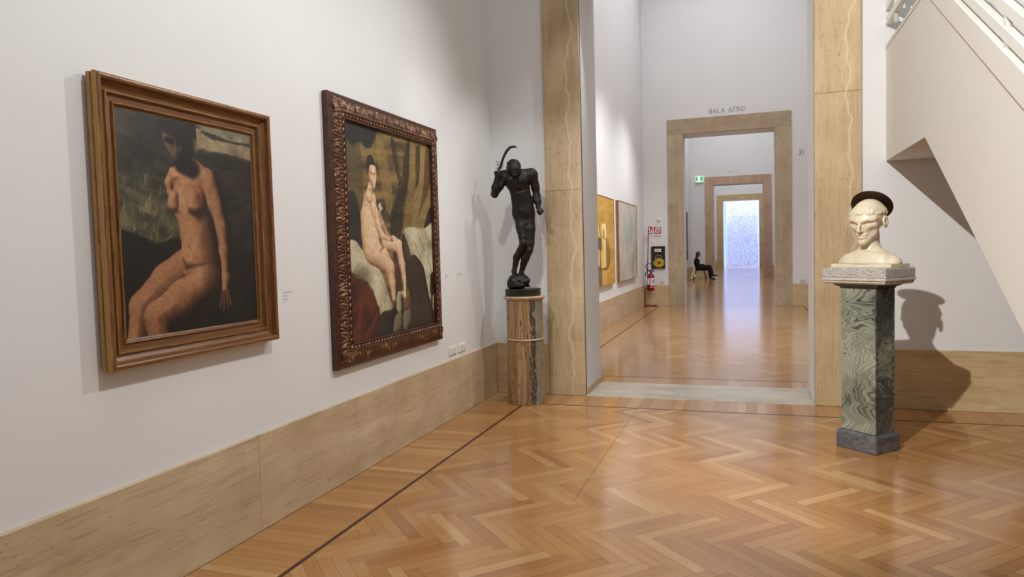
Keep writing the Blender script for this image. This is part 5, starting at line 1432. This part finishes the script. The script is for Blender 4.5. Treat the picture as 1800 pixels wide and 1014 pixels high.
def tr(s):
    e = .011
    s.ell(J(-.1, 0, .54), (.15 + e, .17 + e, .1 + e), .05)
    s.chain([J(-.08, -.1, .54), J(.2, -.09, .6), J(.4, -.05, .6)], [.09 + e, .075 + e, .06 + e], .03); s.chain([J(.4, -.05, .6), J(.46, -.04, .42), J(.505, -.04, .25)], [.058 + e, .058 + e, .05 + e], .03)
    s.chain([J(-.08, .1, .54), J(.2, .1, .52), J(.37, .1, .5)], [.09 + e, .075 + e, .06 + e], .03); s.chain([J(.37, .1, .5), J(.4, .1, .28), J(.408, .1, .12)], [.058 + e, .058 + e, .05 + e], .03)
garment('trousers', (-.36, -.34, .0), (.66, .34, .8), tr, M_cloth)
garment('shoe', (.4, -.12, .08), (.85, .05, .34), lambda s: (s.cap(J(.51, -.04, .215), J(.64, -.04, .205), .045, .036, .02), s.cap(J(.64, -.04, .205), J(.74, -.04, .185), .036, .022, .02)), M_shoe, .01)
garment('shoe', (.34, .0, -.02), (.75, .2, .2), lambda s: (s.cap(J(.42, .1, .055), J(.55, .1, .045), .045, .036, .02), s.cap(J(.55, .1, .045), J(.64, .1, .03), .036, .024, .02), s.plane_above(.002)), M_shoe, .01)
garment('hair', (-.3, -.16, .95), (.05, .16, 1.34), lambda s: (s.ell(J(-.115, 0, 1.2), (.1, .095, .105), .02), s.cap(J(-.15, -.05, 1.17), J(-.19, -.05, 1.03), .055, .04, .03), s.cap(J(-.15, .05, 1.17), J(-.19, .05, 1.03), .055, .04, .03), s.cap(J(-.1, -.075, 1.18), J(-.115, -.078, 1.06), .03, .022, .02), s.cap(J(-.1, .075, 1.18), J(-.115, .078, 1.06), .03, .022, .02), s.noise(.003, 70, 3)), M_hair)
mb = MB(); mb.tube([(-.145 + .078 * math.cos(a), .085 * math.sin(a), .995 - .02 * math.cos(a)) for a in np.linspace(0, 2 * PI, 25)[:-1]], .022, 8, closed=True); mb.build('collar', M_collar, pe)

# ------------------------------------------------------------------ end of the enfilade: bright window behind a curtain of small facets
win = thing('window_1', 'tall bright window closing the far end of the rooms', 'window', (0, YEND - .05, 0)); win['kind'] = 'structure'
mb = MB(); mb.box(.4, 3.95, 0, .03, .02, 5.2); mb.build('pane', emit('daylight_pane', (168, 192, 255), 1.6), win)
mb = MB()
for x in (.4, 1.15, 3.2, 3.92): mb.box(x, x + .03, -.04, 0, 0, 5.2)
for z in (0, 5.17): mb.box(.4, 3.95, -.04, 0, z, z + .04)
mb.build('window_frame', M_rail, win)
cm = NT('curtain_facets'); _g = cm.n('ShaderNodeNewGeometry')
cm.base(cm.ramp(_g.outputs['Random Per Island'], [(0, lin(250, 250, 255)), (.3, lin(206, 214, 246)), (.45, lin(240, 226, 246)), (.6, lin(188, 198, 236)), (.74, lin(232, 206, 222)), (.88, lin(128, 140, 190)), (.9, lin(240, 240, 250)), (.97, lin(176, 96, 92)), (1, lin(120, 190, 210))], 'CONSTANT'))
cm.set(Roughness=.3); cm.b.inputs['Transmission Weight'].default_value = .3
mb = MB(); rr = random.Random(4)
for i in range(50):
    x = 1.2 + 1.95 * i / 49
    for j in range(80):
        if rr.random() < .12 + (.5 if j > 68 else 0): continue
        z = .12 + 4.1 * j / 79 + rr.uniform(-.02, .02); w = rr.uniform(.016, .03); xx = x + rr.uniform(-.012, .012); a = rr.uniform(0, PI); yy = rr.uniform(-.04, .04)
        ca, sa = math.cos(a) * w, math.sin(a) * w * .5
        v = [(xx - ca, 43.1 + yy - sa, z), (xx + ca, 43.1 + yy + sa, z), (xx + sa, 43.1 + yy - ca, z), (xx - sa, 43.1 + yy + ca, z), (xx, 43.1 + yy, z + w * 1.5), (xx, 43.1 + yy, z - w * 1.5)]
        mb.add(v, [(0, 2, 4), (2, 1, 4), (1, 3, 4), (3, 0, 4), (2, 0, 5), (1, 2, 5), (3, 1, 5), (0, 3, 5)])
ct = thing('bead_curtain', 'glittering pale blue and pink hanging bead curtain before the far bright window', 'curtain', (0, 0, 0))
o = mb.build('beads', cm.m, ct); o['kind'] = 'stuff'
mb = MB(); mb.box(1.1, 3.25, 43.08, 43.12, 4.42, 4.47)
for i in range(50): mb.tube([(1.2 + 1.95 * i / 49, 43.1, 4.42), (1.2 + 1.95 * i / 49, 43.1, .06)], .0015, 4)
mb.build('rail', M_rail, ct)

# ------------------------------------------------------------------ light
def spot(loc, tgt, power, ang, blend, rad, color=(1, .94, .86)):
    l = bpy.data.lights.new('spot_lamp', 'SPOT'); l.energy = power; l.spot_size = math.radians(ang); l.spot_blend = blend; l.shadow_soft_size = rad; l.color = color
    o = bpy.data.objects.new('spot_lamp', l); COL.objects.link(o); o.location = loc
    o.rotation_euler = (Vector(tgt) - Vector(loc)).to_track_quat('-Z', 'Y').to_euler(); return o
def area(loc, sx, sy, power, color=(1, 1, 1), rot=(0, 0, 0), spread=180):
    l = bpy.data.lights.new('area_lamp', 'AREA'); l.shape = 'RECTANGLE'; l.size = sx; l.size_y = sy; l.energy = power; l.color = color; l.spread = math.radians(spread)
    o = bpy.data.objects.new('area_lamp', l); COL.objects.link(o); o.location = loc; o.rotation_euler = rot; return o
WARM = (1, .93, .85); NEU = (1, .995, .985); COOL = (.965, .97, 1)
area((3.1, -5.0, ZC - .05), 4.5, 7.5, 135, NEU)  # broad lamps under the ceilings stand for unseen skylights
area((2.1, 6.2, ZC - .05), 2.8, 9.0, 215, COOL)
area((2.1, 20.2, ZC - .05), 2.8, 14, 330, COOL)
spot((2.4, 3.4, 5.2), (2.3, 5.4, 0), 620, 95, .9, .6, COOL)
spot((2.4, 18.0, 5.2), (1.4, 20.0, .5), 300, 100, .9, .6, COOL)
area((2.1, 35.0, ZC - .05), 2.8, 11, 260, COOL)
area((2.15, 42.35, 6.4), 3.0, .3, 620, (.86, .9, 1), (math.radians(-22), 0, 0))     # unseen lamp, added to brighten the hanging beads
spot((.8, -7.5, 5.4), (3.9, -.6, 1.5), 2150, 50, .5, .04, (1, .97, .935))          # on the bust
spot((.95, -3.6, 4.3), (.5, -.3, 1.6), 150, 42, .6, .04, NEU)            # on the bronze figure
spot((1.7, -.25, 4.7), (.2, -.45, 1.6), 90, 50, .7, .03, NEU)
spot((2.9, -1.6, 4.3), (0, -3.2, .9), 240, 100, .8, .04, NEU)             # on the pictures
spot((2.9, -4.7, 4.5), (0, -4.2, .9), 265, 100, .8, .04, NEU)
spot((1.9, 5.6, 4.8), (.2, 6.6, 1.3), 270, 120, 1.0, .05, COOL)
spot((1.9, 9.0, 4.8), (.2, 8.8, 1.3), 230, 120, 1.0, .05, COOL)
w = bpy.data.worlds.new('World'); scn.world = w; w.use_nodes = True
w.node_tree.nodes['Background'].inputs[0].default_value = (.8, .88, 1, 1); w.node_tree.nodes['Background'].inputs[1].default_value = .3

# ------------------------------------------------------------------ camera
f_px = 1237.12; yaw, pitch, roll = .326184, -.053769, -.026477
Fv = Vector((-math.sin(yaw) * math.cos(pitch), math.cos(yaw) * math.cos(pitch), math.sin(pitch)))
Rv = Fv.cross(Vector((0, 0, 1))).normalized(); Uv = Rv.cross(Fv)
R2 = Rv * math.cos(roll) + Uv * math.sin(roll); U2 = -Rv * math.sin(roll) + Uv * math.cos(roll)
cd = bpy.data.cameras.new('camera'); cam = bpy.data.objects.new('camera', cd); COL.objects.link(cam)
cam.matrix_world = Matrix(((R2.x, U2.x, -Fv.x, 2.6474), (R2.y, U2.y, -Fv.y, -7.2577), (R2.z, U2.z, -Fv.z, 1.56), (0, 0, 0, 1)))
cd.sensor_fit = 'HORIZONTAL'; cd.sensor_width = 36; cd.lens = f_px * 36 / 1800; cd.clip_start = .05; cd.clip_end = 200
scn.camera = cam

vs = scn.view_settings
vs.view_transform = 'Standard'; vs.look = 'None'; vs.gamma = 1; vs.use_curve_mapping = False; vs.exposure = -0.2
